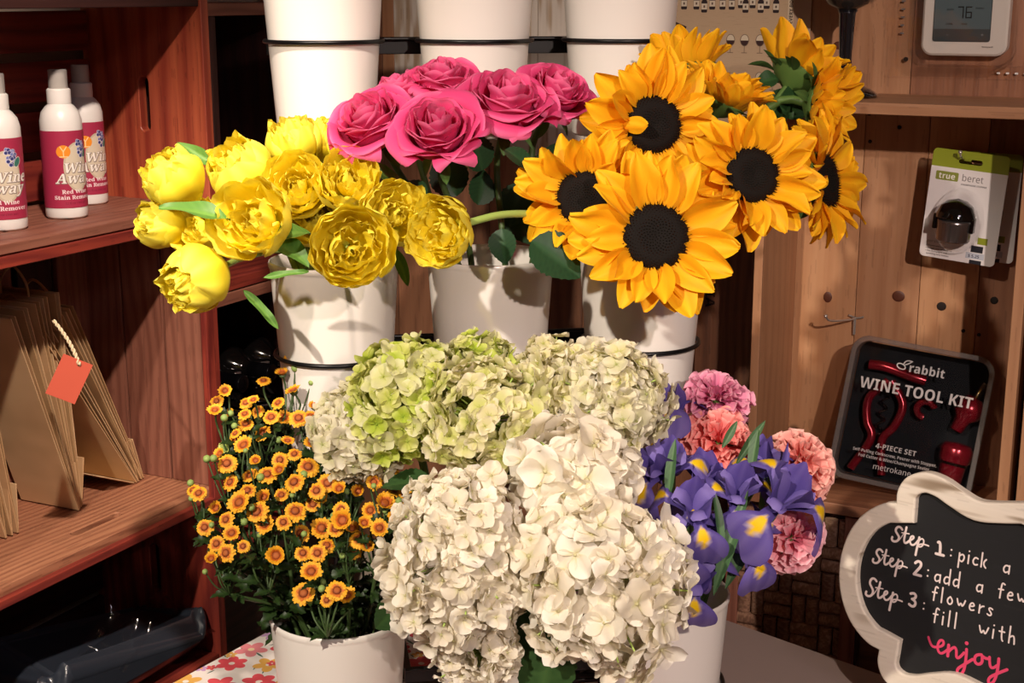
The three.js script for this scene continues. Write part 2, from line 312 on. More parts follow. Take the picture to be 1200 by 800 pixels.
// ───────────── table ─────────────
{
  const P = [[-0.62, -1.60], [-0.453, -1.872], [-0.37, -2.006], [-0.25, -2.19], [0.02, -2.29], [0.12, -2.25], [0.348, -2.033], [0.53, -1.859], [0.86, -1.54], [0.5, -1.05], [-0.1, -1.0]];
  const t = thing('display_table', 'plain taupe topped table under the flower stand', 'table', V(0, 0, -1.6));
  const top = new THREE.Shape(P.map(([x, z]) => new THREE.Vector2(x, -(z + 1.6))));
  const g = extrudeShape(top, 0.022, 0.003); g.rotateX(-Math.PI / 2); g.translate(0, 0.725, 0);
  part(t, 'table_top', g, std({ color: 0xa3938c, roughness: 0.45 }));
  for (const [x, z] of [[-0.45, -1.55], [-0.2, -2.1], [0.25, -2.05], [0.7, -1.52], [0.42, -1.15], [-0.1, -1.1]]) part(t, 'leg', new THREE.CylinderGeometry(0.018, 0.018, 0.722, 16), BLACKMETAL).position.set(x, 0.361, z + 1.6);
  // printed floral cloth on the left half
  const C = [[-0.617, -1.60], [-0.45, -1.872], [-0.367, -2.002], [-0.248, -2.186], [0.02, -2.286], [0.10, -2.25], [0.16, -1.75], [0.13, -1.2], [-0.1, -1.01]];
  const cl = thing('tablecloth', 'white tablecloth printed with red, lilac and yellow flowers on the table corner', 'tablecloth', V(0, 0.7508, -1.6));
  const cs = new THREE.Shape(C.map(([x, z]) => new THREE.Vector2(x, -(z + 1.6))));
  const cg = extrudeShape(cs, 0.0012, 0.0003); cg.rotateX(-Math.PI / 2);
  const pp = cg.attributes.position, uv = new Float32Array(pp.count * 2); for (let i = 0; i < pp.count; i++) { uv[2 * i] = pp.getX(i) / 0.27; uv[2 * i + 1] = -pp.getZ(i) / 0.27; }
  cg.setAttribute('uv', new THREE.BufferAttribute(uv, 2));
  seed(53);
  const tex = canvasTex(1024, 1024, (x, W) => {
    x.fillStyle = '#f2ebe6'; x.fillRect(0, 0, W, W);
    const wrap = (cx, cy, r, f) => { for (const dx of [-W, 0, W]) for (const dy of [-W, 0, W]) if (cx + dx > -r && cx + dx < W + r && cy + dy > -r && cy + dy < W + r) { x.save(); x.translate(cx + dx, cy + dy); f(); x.restore(); } };
    const flower = (cx, cy, r, c, mid, n) => { const a0 = rnd() * 6; wrap(cx, cy, r * 1.3, () => { x.fillStyle = c; for (let i = 0; i < n; i++) { x.save(); x.rotate(a0 + i * Math.PI * 2 / n); x.beginPath(); x.ellipse(r * 0.58, 0, r * 0.44, r * 0.33, 0, 0, 7); x.fill(); x.restore(); } x.fillStyle = mid; x.beginPath(); x.arc(0, 0, r * 0.2, 0, 7); x.fill(); }); };
    const leaf = (cx, cy, l, a) => wrap(cx, cy, l * 1.2, () => { x.rotate(a); x.fillStyle = '#47685c'; x.beginPath(); x.moveTo(-l, 0); x.quadraticCurveTo(0, -l * 0.36, l, 0); x.quadraticCurveTo(0, l * 0.28, -l, 0); x.fill(); });
    for (let i = 0; i < 60; i++) leaf(rnd() * W, rnd() * W, rr(26, 44), rnd() * 6);
    const cols = [['#e2545f', '#f0a06a', 5], ['#e2545f', '#f6e7df', 6], ['#c9a1cf', '#e9a64c', 5], ['#ecb65c', '#f6efe6', 5], ['#e58a92', '#f2d9b0', 5]];
    for (let j = 0; j < 5; j++) for (let i = 0; i < 5; i++) { const c = cols[(i * 2 + j * 3 + (rnd() < 0.3)) % 5]; flower((i + 0.5 + rr(-0.15, 0.15) + (j % 2) * 0.5) * W / 5, (j + 0.5 + rr(-0.12, 0.12)) * W / 5, rr(78, 100), c[0], c[1], c[2]); }
    for (let i = 0; i < 14; i++) flower(rnd() * W, rnd() * W, rr(26, 40), cols[i % 5][0], cols[i % 5][1], 5);
  });
  tex.wrapS = tex.wrapT = THREE.RepeatWrapping;
  const m = new THREE.Mesh(cg, std({ map: tex, roughness: 0.55 })); m.name = 'cloth'; cl.add(m);
}

// ───────────── lamps of the room (above the picture) ─────────────
for (const [x, y, z, ax, ay, az, col, I, cone, blend] of LAMPS) {
  const t = thing('ceiling_spotlight', ax > 0.3 ? 'black ceiling spotlight over the pine crates' : ax < -0.5 ? 'black ceiling spotlight turned to the red crates' : ay > 1.5 ? 'black ceiling spotlight turned to the top tier of buckets' : 'black ceiling spotlight aimed at the flowers', 'spotlight', V(x, y, z));
  const dir = V(ax - x, ay - y, az - z).normalize(), q = new THREE.Quaternion().setFromUnitVectors(V(0, -1, 0), dir);
  const h = part(t, 'housing', lathe([[0.0, 0.14], [0.035, 0.138], [0.045, 0.12], [0.045, 0.0], [0.042, 0.0], [0.042, 0.115], [0, 0.118]], 32), BLACKMETAL); h.quaternion.copy(q);
  const g = new THREE.CircleGeometry(0.040, 32); g.rotateX(Math.PI / 2); g.translate(0, 0.012, 0);
  const e = part(t, 'lens', g, std({ color: 0x222222, emissive: new THREE.Color(col), emissiveIntensity: 2 })); e.quaternion.copy(q); e.castShadow = false;
  part(t, 'stem', new THREE.CylinderGeometry(0.008, 0.008, 2.9 - y - 0.08, 10), BLACKMETAL).position.set(-dir.x * 0.1, (2.9 - y + 0.08) / 2, -dir.z * 0.1);
  const s = new THREE.SpotLight(col, I, 0, cone, blend, 2); s.name = 'spotlight_beam'; s.position.set(x, y, z); s.target.position.set(ax, ay, az); s.castShadow = true; s.shadow.radius = 1.6; s.shadow.mapSize.set(1024, 1024);
  s.position.addScaledVector(dir, 0.02); scene.add(s, s.target);
}
for (const [x, z, w, d, col, I] of PANELS) {
  const t = thing('ceiling_panel_light', 'flat square ceiling panel light over the shop floor', 'ceiling light', V(x, 2.88, z));
  part(t, 'frame', board(w + 0.04, 0.03, d + 0.04, 'x'), WHITEPLASTIC).position.y = 0.004;
  part(t, 'diffuser', new THREE.BoxGeometry(w, 0.004, d), std({ color: 0x888888, emissive: new THREE.Color(col), emissiveIntensity: 0.8 })).position.y = -0.014;
  const r = new THREE.RectAreaLight(col, I, w, d); r.position.set(x, 2.86, z); r.lookAt(x, 0, z); scene.add(r);
}

// ───────────── flower stand: black wire rack with nine white buckets ─────────────
const ST = 9 * Math.PI / 180, SX = V(Math.cos(ST), 0, -Math.sin(ST)), SZ = V(Math.sin(ST), 0, Math.cos(ST));
const MID = at(575, 405, 1.80), UPR = at(556, 47, 1.845), LOW = at(590, 702, 1.68);
const BH = 0.236, RING_DROP = 0.115;
const rimOf = { u: UPR.clone().setY(UPR.y + RING_DROP), m: MID.clone().setY(MID.y + RING_DROP), l: LOW.clone() };
const rimAt = (tier, k) => rimOf[tier].clone().addScaledVector(SX, 0.19 * k);
{
  const o = [[0, 0], [0.0585, 0], [0.061, 0.003], [0.0768, 0.226], [0.0782, 0.229], [0.0786, 0.2325], [0.0778, 0.2355], [0.0765, 0.236], [0.0752, 0.2345], [0.0748, 0.2265], [0.059, 0.008], [0, 0.006]];
  const geo = lathe(o, 64);
  const names = {
    'u-1': 'white bucket of the top tier over the yellow tulips', u0: 'white bucket of the top tier behind the pink roses', u1: 'white bucket of the top tier beside the wine poster',
    'm-1': 'white bucket of the middle tier holding the yellow tulips', m0: 'white bucket of the middle tier holding the pink roses', m1: 'white bucket of the middle tier holding the sunflowers',
    'l-1': 'white bucket on the table holding the small orange mums', l0: 'white bucket of the bottom tier under the white hydrangeas', l1: 'white bucket of the bottom tier holding the irises and carnations',
  };
  for (const tier of ['u', 'm', 'l']) for (const k of [-1, 0, 1]) {
    const r = rimAt(tier, k), t = thing('flower_bucket', names[tier + k], 'bucket', V(r.x, r.y - BH, r.z), ST, 'white flower buckets on the stand');
    part(t, 'body', geo, BUCKET);
    part(t, 'water', (() => { const g = new THREE.CircleGeometry(0.066, 32); g.rotateX(-Math.PI / 2); return g; })(), std({ color: 0x1a1d14, roughness: 0.08 })).position.y = 0.10;
  }
  const ringR = 0.0735, base = V(LOW.x, 0.7522, LOW.z);
  const t = thing('flower_rack', 'black three tier wire rack with rings holding white flower buckets', 'rack', base, ST);
  const loc = (p) => { const d = p.clone().sub(base); return V(d.dot(SX), d.y, d.dot(SZ)); };
  const ring = new THREE.TorusGeometry(ringR, 0.0028, 10, 64); ring.rotateX(Math.PI / 2);
  for (const tier of ['u', 'm', 'l']) {
    for (const k of [-1, 0, 1]) { if (tier === 'l' && k === -1) continue; const p = loc(rimAt(tier, k)); part(t, 'ring', ring, BLACKMETAL).position.set(p.x, p.y - RING_DROP, p.z); }
    const c = loc(rimAt(tier, 0));
    const x0 = tier === 'l' ? -0.11 : -0.262, x1 = 0.262;
    part(t, 'rail', board(x1 - x0, 0.020, 0.004, 'x', 0.001), BLACKMETAL).position.set((x0 + x1) / 2 + c.x, c.y - RING_DROP - 0.010, c.z - ringR - 0.004);
    const fr = tube([V(x0 + c.x, c.y - RING_DROP, c.z - ringR + 0.004), V(x1 + c.x, c.y - RING_DROP, c.z - ringR + 0.004)], 0.0024, 2, 8);
    part(t, 'rail', fr, BLACKMETAL);
    if (tier !== 'u') part(t, 'rail', tube([V(x0 + c.x, c.y - RING_DROP - 0.032, c.z - ringR - 0.002), V(x1 + c.x, c.y - RING_DROP - 0.032, c.z - ringR - 0.002)], 0.0024, 2, 8), BLACKMETAL);
  }
  const pu = loc(rimAt('u', 0)), pl = loc(rimAt('l', 0));
  for (const x of [-0.19, 0.19]) {
    part(t, 'post', tube([V(pu.x + x, pu.y - RING_DROP, pu.z - ringR - 0.006), V(pu.x + x, pu.y - 0.45, pu.z - ringR - 0.02), V(pu.x + x, 0.003, pu.z - ringR - 0.03)], 0.005, 20, 10), BLACKMETAL);
    const pm = loc(rimAt('m', 0));
    part(t, 'strut', tube([V(pm.x + x, pm.y - RING_DROP, pm.z - ringR - 0.004), V(pu.x + x, pm.y - RING_DROP, pu.z - ringR - 0.02)], 0.004, 3, 8), BLACKMETAL);
    part(t, 'strut', tube([V(pl.x + x * 0.55, pl.y - RING_DROP - 0.02, pl.z - ringR - 0.004), V(pl.x + x * 0.75, 0.06, pl.z - ringR - 0.12), V(pu.x + x, 0.02, pu.z - ringR - 0.03)], 0.004, 12, 8), BLACKMETAL);
    part(t, 'foot', board(0.026, 0.012, 0.40, 'z', 0.003), BLACKMETAL).position.set(pl.x + x * 0.5, 0.006, -0.25);
  }
  part(t, 'slat', board(0.30, 0.014, 0.012, 'x', 0.001), BLACKMETAL).position.set(0.01, 0.060, -0.16); part(t, 'slat', board(0.30, 0.014, 0.012, 'x', 0.001), BLACKMETAL).position.set(0.01, 0.022, -0.16);
}

// ───────────── spray bottles of stain remover ─────────────
const LABELTEX = canvasTex(1024, 640, (x, W, H) => {          // wraps once around the bottle
  x.fillStyle = '#a8304f'; x.fillRect(0, 0, W, H);
  x.fillStyle = '#e8ddd2'; x.fillRect(60, 0, 130, H); x.fillStyle = '#5a4a48'; for (let i = 0; i < 26; i++) x.fillRect(72, 40 + i * 21, 60 + (i * 37) % 48, 6);
  x.fillStyle = '#3d6a5c'; x.fillRect(72, 230, 44, 60);
  const cx = 560;
  x.fillStyle = '#c9bda4'; x.beginPath(); x.ellipse(cx + 25, 300, 112, 205, 0, 0, 7); x.fill();
  x.fillStyle = '#d8cdb6'; x.beginPath(); x.ellipse(cx + 25, 300, 96, 188, 0, 0, 7); x.fill();
  const ball = (a, b, r, c, d) => { x.fillStyle = c; x.beginPath(); x.arc(a, b, r, 0, 7); x.fill(); x.strokeStyle = d; x.lineWidth = 3; x.stroke(); };
  seed(71); for (let i = 0; i < 24; i++) ball(cx + 72 + rr(-1, 1) * (52 - i * 1.4), 80 + i * 6 + rr(-10, 10), 15, i % 3 ? '#333a78' : '#6f7bb8', '#d9d6e6');
  x.fillStyle = '#3f7a6c'; x.beginPath(); x.ellipse(cx + 118, 190, 24, 42, 0.5, 0, 7); x.fill(); x.strokeStyle = '#e8e2d4'; x.lineWidth = 4; x.stroke();
  x.fillStyle = '#f1952c'; x.beginPath(); x.arc(cx - 80, 170, 54, 0, 7); x.fill(); x.strokeStyle = '#ffd9a0'; x.lineWidth = 8; x.beginPath(); x.moveTo(cx - 104, 128); x.lineTo(cx - 80, 168); x.lineTo(cx - 54, 128); x.moveTo(cx - 80, 168); x.lineTo(cx - 80, 208); x.moveTo(cx - 112, 212); x.lineTo(cx - 46, 212); x.stroke();
  x.save(); x.lineJoin = 'round'; x.font = 'italic bold 112px serif'; x.textAlign = 'center';
  for (const [s, a, b] of [['Wine', cx + 50, 345], ['Away', cx, 432]]) { x.strokeStyle = '#8d7f76'; x.lineWidth = 10; x.strokeText(s, a + 3, b + 3); x.fillStyle = '#f7f2ea'; x.fillText(s, a, b); }
  x.font = 'bold 46px serif'; x.fillStyle = '#f7eeee'; x.fillText('Red Wine', cx, 520); x.fillText('Stain Remover', cx, 568);
  x.font = '24px serif'; x.fillStyle = '#5a1529'; x.fillText('12 fl oz (360 ml)', cx, 608); x.restore();
});
{
  const lab = std({ map: LABELTEX, roughness: 0.4 }), OVERCAP = phys({ color: 0xd9d6d2, roughness: 0.12, transmission: 0.6, thickness: 0 });
  const body = lathe([[0, 0], [0.0275, 0], [0.0302, 0.003], [0.0305, 0.012], [0.0302, 0.13], [0.0300, 0.142], [0.027, 0.154], [0.021, 0.162], [0.0165, 0.166], [0.0165, 0.170], [0, 0.170]], 48);
  const collar = lathe([[0.0165, 0.166], [0.0172, 0.167], [0.0172, 0.186], [0.0150, 0.188], [0, 0.188]], 40);
  const pump = lathe([[0.0112, 0.187], [0.0112, 0.199], [0.0100, 0.201], [0.0100, 0.209], [0.0085, 0.2105], [0, 0.2105]], 28);
  const cap = lathe([[0.0139, 0.188], [0.0139, 0.214], [0.0125, 0.2155], [0, 0.216]], 32);
  const wrap = new THREE.CylinderGeometry(0.0308, 0.0310, 0.112, 64, 1, true);
  const mk = (label, px, py, turn) => {
    // foot of the bottle: ray through the pixel down to the shelf top
    const d = at(px, py, 1).sub(EYE), k = (1.357 - EYE.y) / d.y, p = EYE.clone().addScaledVector(d, k);
    const t = thing('spray_bottle', label, 'bottle', V(p.x, 1.3575, p.z), turn, 'stain remover spray bottles on the crate shelf');
    part(t, 'body', body, WHITEPLASTIC); const l = part(t, 'label', wrap, lab); l.position.y = 0.0725;
    part(t, 'collar', collar, WHITEPLASTIC); part(t, 'pump', pump, WHITEPLASTIC); part(t, 'overcap', cap, OVERCAP, 'clear overcap');
    const n = part(t, 'nozzle', new THREE.CylinderGeometry(0.002, 0.002, 0.004, 10), WHITEPLASTIC); n.position.set(0, 0.205, 0.0105); n.rotation.x = Math.PI / 2;
  };
  const toCam = Math.PI + 0.4;                                 // turns the printed front towards the shop
  mk('maroon labelled white spray bottle at the picture edge, without its cap in view', 7, 268, toCam - 0.30);
  mk('maroon labelled white spray bottle in the middle with clear cap, in front of another', 79, 254, toCam + 0.12);
  mk('partly hidden maroon labelled spray bottle standing behind the middle bottle', 104, 238, toCam + 0.12);
}

// ───────────── kraft paper bags leaning in the crate ─────────────
const KRAFT = ['#c9a478', '#bb976a', '#d2b084'].map((c, i) => std({ map: dataTex(128, 128, (u, v) => { const q = vnoise(u * 40, v * 40, 90 + i, 40, 40) * 0.5 + vnoise(u * 8, v * 60, 95 + i, 8, 60) * 0.5, w = hex(c); return [w[0] + (q - 0.5) * 0.08, w[1] + (q - 0.5) * 0.08, w[2] + (q - 0.5) * 0.07]; }), roughness: 0.85 }));
{
  const W = 0.118, H = 0.345;
  const panel = boxUV(new RoundedBoxGeometry(0.0016, H, W, 1, 0.0007), 'y'); panel.translate(0, H / 2, 0);
  const flap = boxUV(new RoundedBoxGeometry(0.0018, 0.075, W * 0.96, 1, 0.0007), 'y'); flap.translate(0, 0.0375, 0);
  const handle = tube([V(0, H - 0.012, -0.028), V(0.002, H + 0.02, -0.026), V(0.006, H + 0.043, 0), V(0.002, H + 0.02, 0.026), V(0, H - 0.012, 0.028)], 0.0021, 24, 6);
  const bag = (label, s, t, lean, turn, i, opts = {}) => {
    const p = LP(s, 0.8965, t), o = thing('paper_bag', label, 'paper bag', p, 0, 'folded kraft paper bags leaning in the crate');
    o.rotation.set(0, LTURN + turn, 0);
    const lq = new THREE.Quaternion().setFromEuler(new THREE.Euler(0, 0, lean));
    const a = part(o, 'panel', panel, KRAFT[i % 3]); a.quaternion.copy(lq);
    const b = part(o, 'panel', panel, KRAFT[(i + 1) % 3]); b.quaternion.setFromEuler(new THREE.Euler(0, 0, lean - 0.02)); b.position.x = 0.0016;
    const f = part(o, 'bottom_flap', flap, KRAFT[(i + 2) % 3]); f.quaternion.setFromEuler(new THREE.Euler(0, 0, lean - (opts.flap ?? 0.12))); f.position.x = (opts.flap ?? 0) < 0 ? -0.003 : 0.0034;
    if (opts.handle) { const h = part(o, 'handle', handle, KRAFT[0]); h.quaternion.copy(lq); h.position.x = 0.0012; }
  };
  // second group, deeper in the crate, leaning strongly
  const w2 = ['deepest kraft bag of the strongly leaning group', 'second deepest kraft bag of the strongly leaning group', 'kraft bag in the middle of the strongly leaning group', 'front kraft bag of the strongly leaning group, its bottom flap folded low'];
  [[-0.036, 0.42, 1], [-0.044, 0.46, 0], [-0.051, 0.51, 1], [-0.060, 0.57, 0]].forEach(([s, l, h], i) => bag(w2[i], s, -0.186 + i * 0.002, l, rr(-0.04, 0.04), i, { handle: h, flap: i === 3 ? -0.58 : 0.14 + i * 0.04 }));
  // first group, steeper
  const w1 = ['inner kraft bag of the upright fan of bags', 'second kraft bag of the upright fan of bags', 'third kraft bag of the upright fan of bags', 'fourth kraft bag of the upright fan of bags', 'outermost kraft bag of the upright fan of bags'];
  [[-0.184, 0.07], [-0.189, 0.13], [-0.194, 0.19], [-0.199, 0.25], [-0.204, 0.32]].forEach(([s, l], i) => bag(w1[i], s, -0.184 + i * 0.003, l, rr(-0.04, 0.04), i + 1, { flap: i ? 0.10 + 0.03 * (i % 2) : 0.22, handle: i === 1 }));
  // third group at the picture edge
  const w0 = ['upright kraft bag at the picture edge with its flap open', 'second kraft bag at the picture edge behind the first', 'third kraft bag at the picture edge, mostly cut off'];
  [[-0.318, 0.14], [-0.330, 0.20], [-0.342, 0.26]].forEach(([s, l], i) => bag(w0[i], s, -0.184, l, 0, i, { flap: 0.18 }));
  // red hang tag on its twine
  const tp = at(81, 444, 1.99), tag = thing('hang_tag', 'salmon red paper tag hanging on twine from a kraft bag', 'tag', tp, 0.35);
  const sh = new THREE.Shape([[-0.030, -0.021], [0.030, -0.021], [0.030, 0.021], [-0.030, 0.021]].map((p) => new THREE.Vector2(...p))); sh.holes.push(slotHole(-0.024, 0.004, 0.0001, 0.0028));
  const g = extrudeShape(sh, 0.0006, 0.0001); const card = part(tag, 'card', g, std({ color: 0xc4553f, roughness: 0.85 })); card.rotation.z = -2.05;
  const hole = V(-0.024, 0.004, 0).applyAxisAngle(V(0, 0, 1), -2.05);
  const tw = new THREE.Group(), up = at(62, 375, 2.0).sub(tp).applyAxisAngle(V(0, 1, 0), -0.35);
  for (const ph of [0, Math.PI]) { const pts = []; for (let i = 0; i <= 40; i++) { const k = i / 40, q = hole.clone().lerp(up, k); q.x += Math.sin(k * 34 + ph) * 0.0016 + Math.sin(k * 3) * 0.004; q.z += Math.cos(k * 34 + ph) * 0.0016 + 0.002; pts.push(q); } part(tag, 'twine', tube(pts, 0.0016, 80, 6), std({ color: 0xd9c6a4, roughness: 0.9 })); }
}

// ───────────── dark bundle in clear plastic, lowest crate ─────────────
{
  const p = LP(-0.20, 0.601, -0.09), t = thing('wrapped_bundle', 'dark navy cloth bundle folded in glossy clear plastic', 'bundle', p, LTURN);
  const g = new RoundedBoxGeometry(0.36, 0.085, 0.165, 26, 0.035), a = g.attributes.position;
  for (let i = 0; i < a.count; i++) {
    const x = a.getX(i), y = a.getY(i), z = a.getZ(i), n = vnoise(x * 22 + 9, z * 26 + 4, 3) + 0.6 * vnoise(x * 48 + z * 30, z * 50 + y * 40, 4) + 0.25 * vnoise(x * 110, z * 100, 9);
    a.setXYZ(i, x * (1 + 0.05 * vnoise(z * 30, y * 30, 5)), y + (y > 0 ? (n - 0.9) * 0.045 - 0.12 * x : 0), z + (vnoise(x * 30, y * 30, 6) - 0.5) * 0.014);
  }
  g.computeVertexNormals();
  part(t, 'cloth', g, phys({ color: 0x2b323d, roughness: 0.4, clearcoat: 1, clearcoatRoughness: 0.15 })).position.y = 0.052;
  for (const [x, y, z, ry, w, h] of [[0.168, 0.070, 0.03, 0.2, 0.06, 0.12], [-0.02, 0.10, 0.05, -0.3, 0.10, 0.08]]) {
    const f = new THREE.PlaneGeometry(w, h, 14, 14), q = f.attributes.position;
    for (let i = 0; i < q.count; i++) q.setZ(i, (vnoise(q.getX(i) * 60 + 5, q.getY(i) * 60 + 5, 8) - 0.5) * 0.022);
    f.computeVertexNormals(); const m = part(t, 'plastic_fold', f, phys({ color: 0xffffff, roughness: 0.1, transmission: 1, thickness: 0 })); m.position.set(x, y, z); m.rotation.set(-1.1, ry, 0.3);
  }
}
// ───────────── black wine bottles in the corner crate ─────────────
{
  const prof = lathe([[0, 0], [0.036, 0], [0.038, 0.004], [0.038, 0.18], [0.034, 0.205], [0.018, 0.228], [0.0148, 0.24], [0.0140, 0.285], [0, 0.285]], 32);
  const foil = lathe([[0.0149, 0.243], [0.0152, 0.245], [0.0152, 0.298], [0.0135, 0.301], [0, 0.301]], 32);
  const rows = ['lowest row', 'second row up', 'third row up', 'top row'], cols = ['beside the red post', 'in the middle', 'beside the tulip bucket'];
  for (let r = 0; r < 4; r++) for (let k = 0; k < 3; k++) {
    const s = 0.066 + k * 0.081 + (r % 2) * 0.008, o = thing('wine_bottle', `black wine bottle lying in the dark corner crate, ${rows[r]}, ${cols[k]}`, 'bottle', LP(s, 0.776 + 0.039 + r * 0.0775, -0.225), 0, 'black wine bottles in the corner crate');
    const q = new THREE.Quaternion().setFromUnitVectors(V(0, 1, 0), W_DIR);
    for (const [n, g, m] of [['body', prof, DARKGLASS], ['capsule', foil, phys({ color: 0x17161a, roughness: 0.18, metalness: 0.8 })]]) { const b = part(o, n, g, m); b.quaternion.copy(q); b.scale.set(1, 0.76, 1); }
  }
}

// ───────────── right wall: poster, lettered board, goblet, thermostat ─────────────
const RWz = -0.19;                                            // face of the wall planks behind the right front plane
{
  const t = thing('wine_poster', 'kraft brown poster printed with rows of wine bottles and glasses', 'poster', RP(-0.112, 1.60, RWz + 0.006), RTURN);
  const W = 0.236, H = 0.40;
  const tex = canvasTex(944, 1600, (x, CW, CH) => {
    x.fillStyle = '#bfa585'; x.fillRect(0, 0, CW, CH); seed(77); for (let i = 0; i < 1500; i++) { x.fillStyle = rnd() < 0.5 ? 'rgba(255,240,215,0.05)' : 'rgba(70,45,25,0.05)'; x.fillRect(rnd() * CW, rnd() * CH, rr(4, 60), rr(1, 5)); }
    const bottle = (cx, y, s) => { x.fillStyle = '#2a1c1c'; x.beginPath(); x.roundRect(cx - 21 * s, y - 78 * s, 42 * s, 78 * s, 8 * s); x.fill(); x.beginPath(); x.moveTo(cx - 21 * s, y - 72 * s); x.quadraticCurveTo(cx - 8 * s, y - 92 * s, cx - 8 * s, y - 110 * s); x.lineTo(cx - 8 * s, y - 142 * s); x.lineTo(cx + 8 * s, y - 142 * s); x.lineTo(cx + 8 * s, y - 110 * s); x.quadraticCurveTo(cx + 8 * s, y - 92 * s, cx + 21 * s, y - 72 * s); x.fill(); x.fillStyle = '#d9ccb4'; x.fillRect(cx - 20 * s, y - 60 * s, 40 * s, 40 * s); x.fillStyle = '#6a5648'; x.fillRect(cx - 6 * s, y - 48 * s, 12 * s, 16 * s); };
    const glass = (cx, y, s) => { x.fillStyle = '#d8c9ae'; x.beginPath(); x.ellipse(cx, y - 84 * s, 29 * s, 38 * s, 0, 0, 7); x.fill(); x.fillStyle = '#3a211f'; x.beginPath(); x.ellipse(cx, y - 84 * s, 27 * s, 36 * s, 0, 0.05, Math.PI - 0.05); x.fill(); x.strokeStyle = '#6d5846'; x.lineWidth = 4 * s; x.beginPath(); x.ellipse(cx, y - 84 * s, 29 * s, 38 * s, 0, 0, 7); x.moveTo(cx, y - 46 * s); x.lineTo(cx, y); x.moveTo(cx - 20 * s, y); x.lineTo(cx + 20 * s, y); x.stroke(); };
    const P = (u, v) => [u * CW, v * CH];
    const row = (list, v, s, f) => { for (const [u, dv] of list) f(u * CW, (v + (dv || 0)) * CH, s); };
    row([[0.10], [0.21], [0.32, 0.012], [0.43], [0.55], [0.66]], 0.20, 0.95, bottle);
    row([[0.10], [0.21], [0.28, 0.012], [0.35], [0.44], [0.52], [0.60, -0.006], [0.64, 0.012], [0.70, -0.006], [0.77, 0.012], [0.82, -0.004], [0.90, 0.012]].map(([u, d]) => [u * 0.82 + 0.02, d]), 0.365, 0.95, bottle);
    x.fillStyle = '#3a2620'; x.save(); x.translate(70, 690); x.rotate(-1.2); x.fillRect(-14, -46, 28, 92); x.fillRect(-6, -90, 12, 50); x.restore();
    row([[0.18], [0.36], [0.47], [0.575], [0.69]].map(([u]) => [u * 0.95]), 0.535, 0.95, glass);
    x.fillStyle = '#6d5846'; x.font = 'bold 30px sans-serif'; x.fillText('1 : 1 - 4', CW * 0.78, CH * 0.50);
    row([[0.66], [0.755]], 0.68, 0.9, glass);
    x.font = 'bold 44px serif'; x.textAlign = 'center'; x.fillStyle = '#4a382c'; x.fillText('1 CASE = 12', CW * 0.84, CH * 0.225); x.fillText('BOTTLES', CW * 0.84, CH * 0.255);
    x.fillStyle = '#d3c1a4'; x.fillRect(CW - 150, 0, 36, CH); x.fillStyle = '#b79c86'; x.fillRect(CW - 110, 0, 110, CH);
    x.save(); x.translate(CW - 122, CH * 0.30); x.rotate(-Math.PI / 2); x.font = 'bold 32px sans-serif'; x.fillStyle = '#3c2e26'; x.textAlign = 'left'; x.fillText('25 OZ IN EVERY BOTTLE OF WINE', -330, 4); x.restore();
  });
  const g = new THREE.BoxGeometry(W, H, 0.0012); const m = std({ color: 0xbfa585, roughness: 0.8 });
  part(t, 'sheet', g, m); const pr = new THREE.PlaneGeometry(W, H); pr.translate(0, 0, 0.0008); part(t, 'print', pr, std({ map: tex, roughness: 0.8 }));
}
{
  const t = thing('wine_crate_panel', 'brown wine crate panel with upright stamped lettering behind the sunflowers', 'panel', RP(-0.115, 1.18, RWz + 0.009), RTURN);
  seed(81);
  part(t, 'board', board(0.105, 0.36, 0.012, 'y'), BROWN); part(t, 'board', board(0.05, 0.36, 0.012, 'y'), PINE3).position.x = 0.079;
  const tex = canvasTex(512, 96, (x, W, H) => { x.clearRect(0, 0, W, H); x.fillStyle = 'rgba(25,14,10,0.85)'; x.font = 'bold 84px sans-serif'; x.textAlign = 'center'; x.fillText('VICTORIA', W / 2, 78); });
  const g = new THREE.PlaneGeometry(0.165, 0.026); const m = part(t, 'lettering', g, std({ map: tex, transparent: true, roughness: 0.8 })); m.rotation.z = -Math.PI / 2; m.position.set(-0.027, 0.045, 0.0065);
}
{
  const t = thing('wine_goblet', 'smoked glass goblet with a dark stem and foot on the pine shelf', 'goblet', RP(0.088, 1.5285, -0.085), 0);
  part(t, 'foot', lathe([[0, 0], [0.05, 0], [0.0505, 0.004], [0.040, 0.012], [0.016, 0.02], [0.011, 0.028], [0, 0.03]], 40), DARKGLASS);
  part(t, 'stem', lathe([[0.011, 0.026], [0.0095, 0.06], [0.0125, 0.122], [0.016, 0.127], [0, 0.13]], 32), phys({ color: 0x17161a, roughness: 0.06, clearcoat: 1 }));
  part(t, 'bowl', lathe([[0.010, 0.126], [0.03, 0.136], [0.045, 0.16], [0.05, 0.20], [0.046, 0.25]], 40), SMOKEGLASS);
}
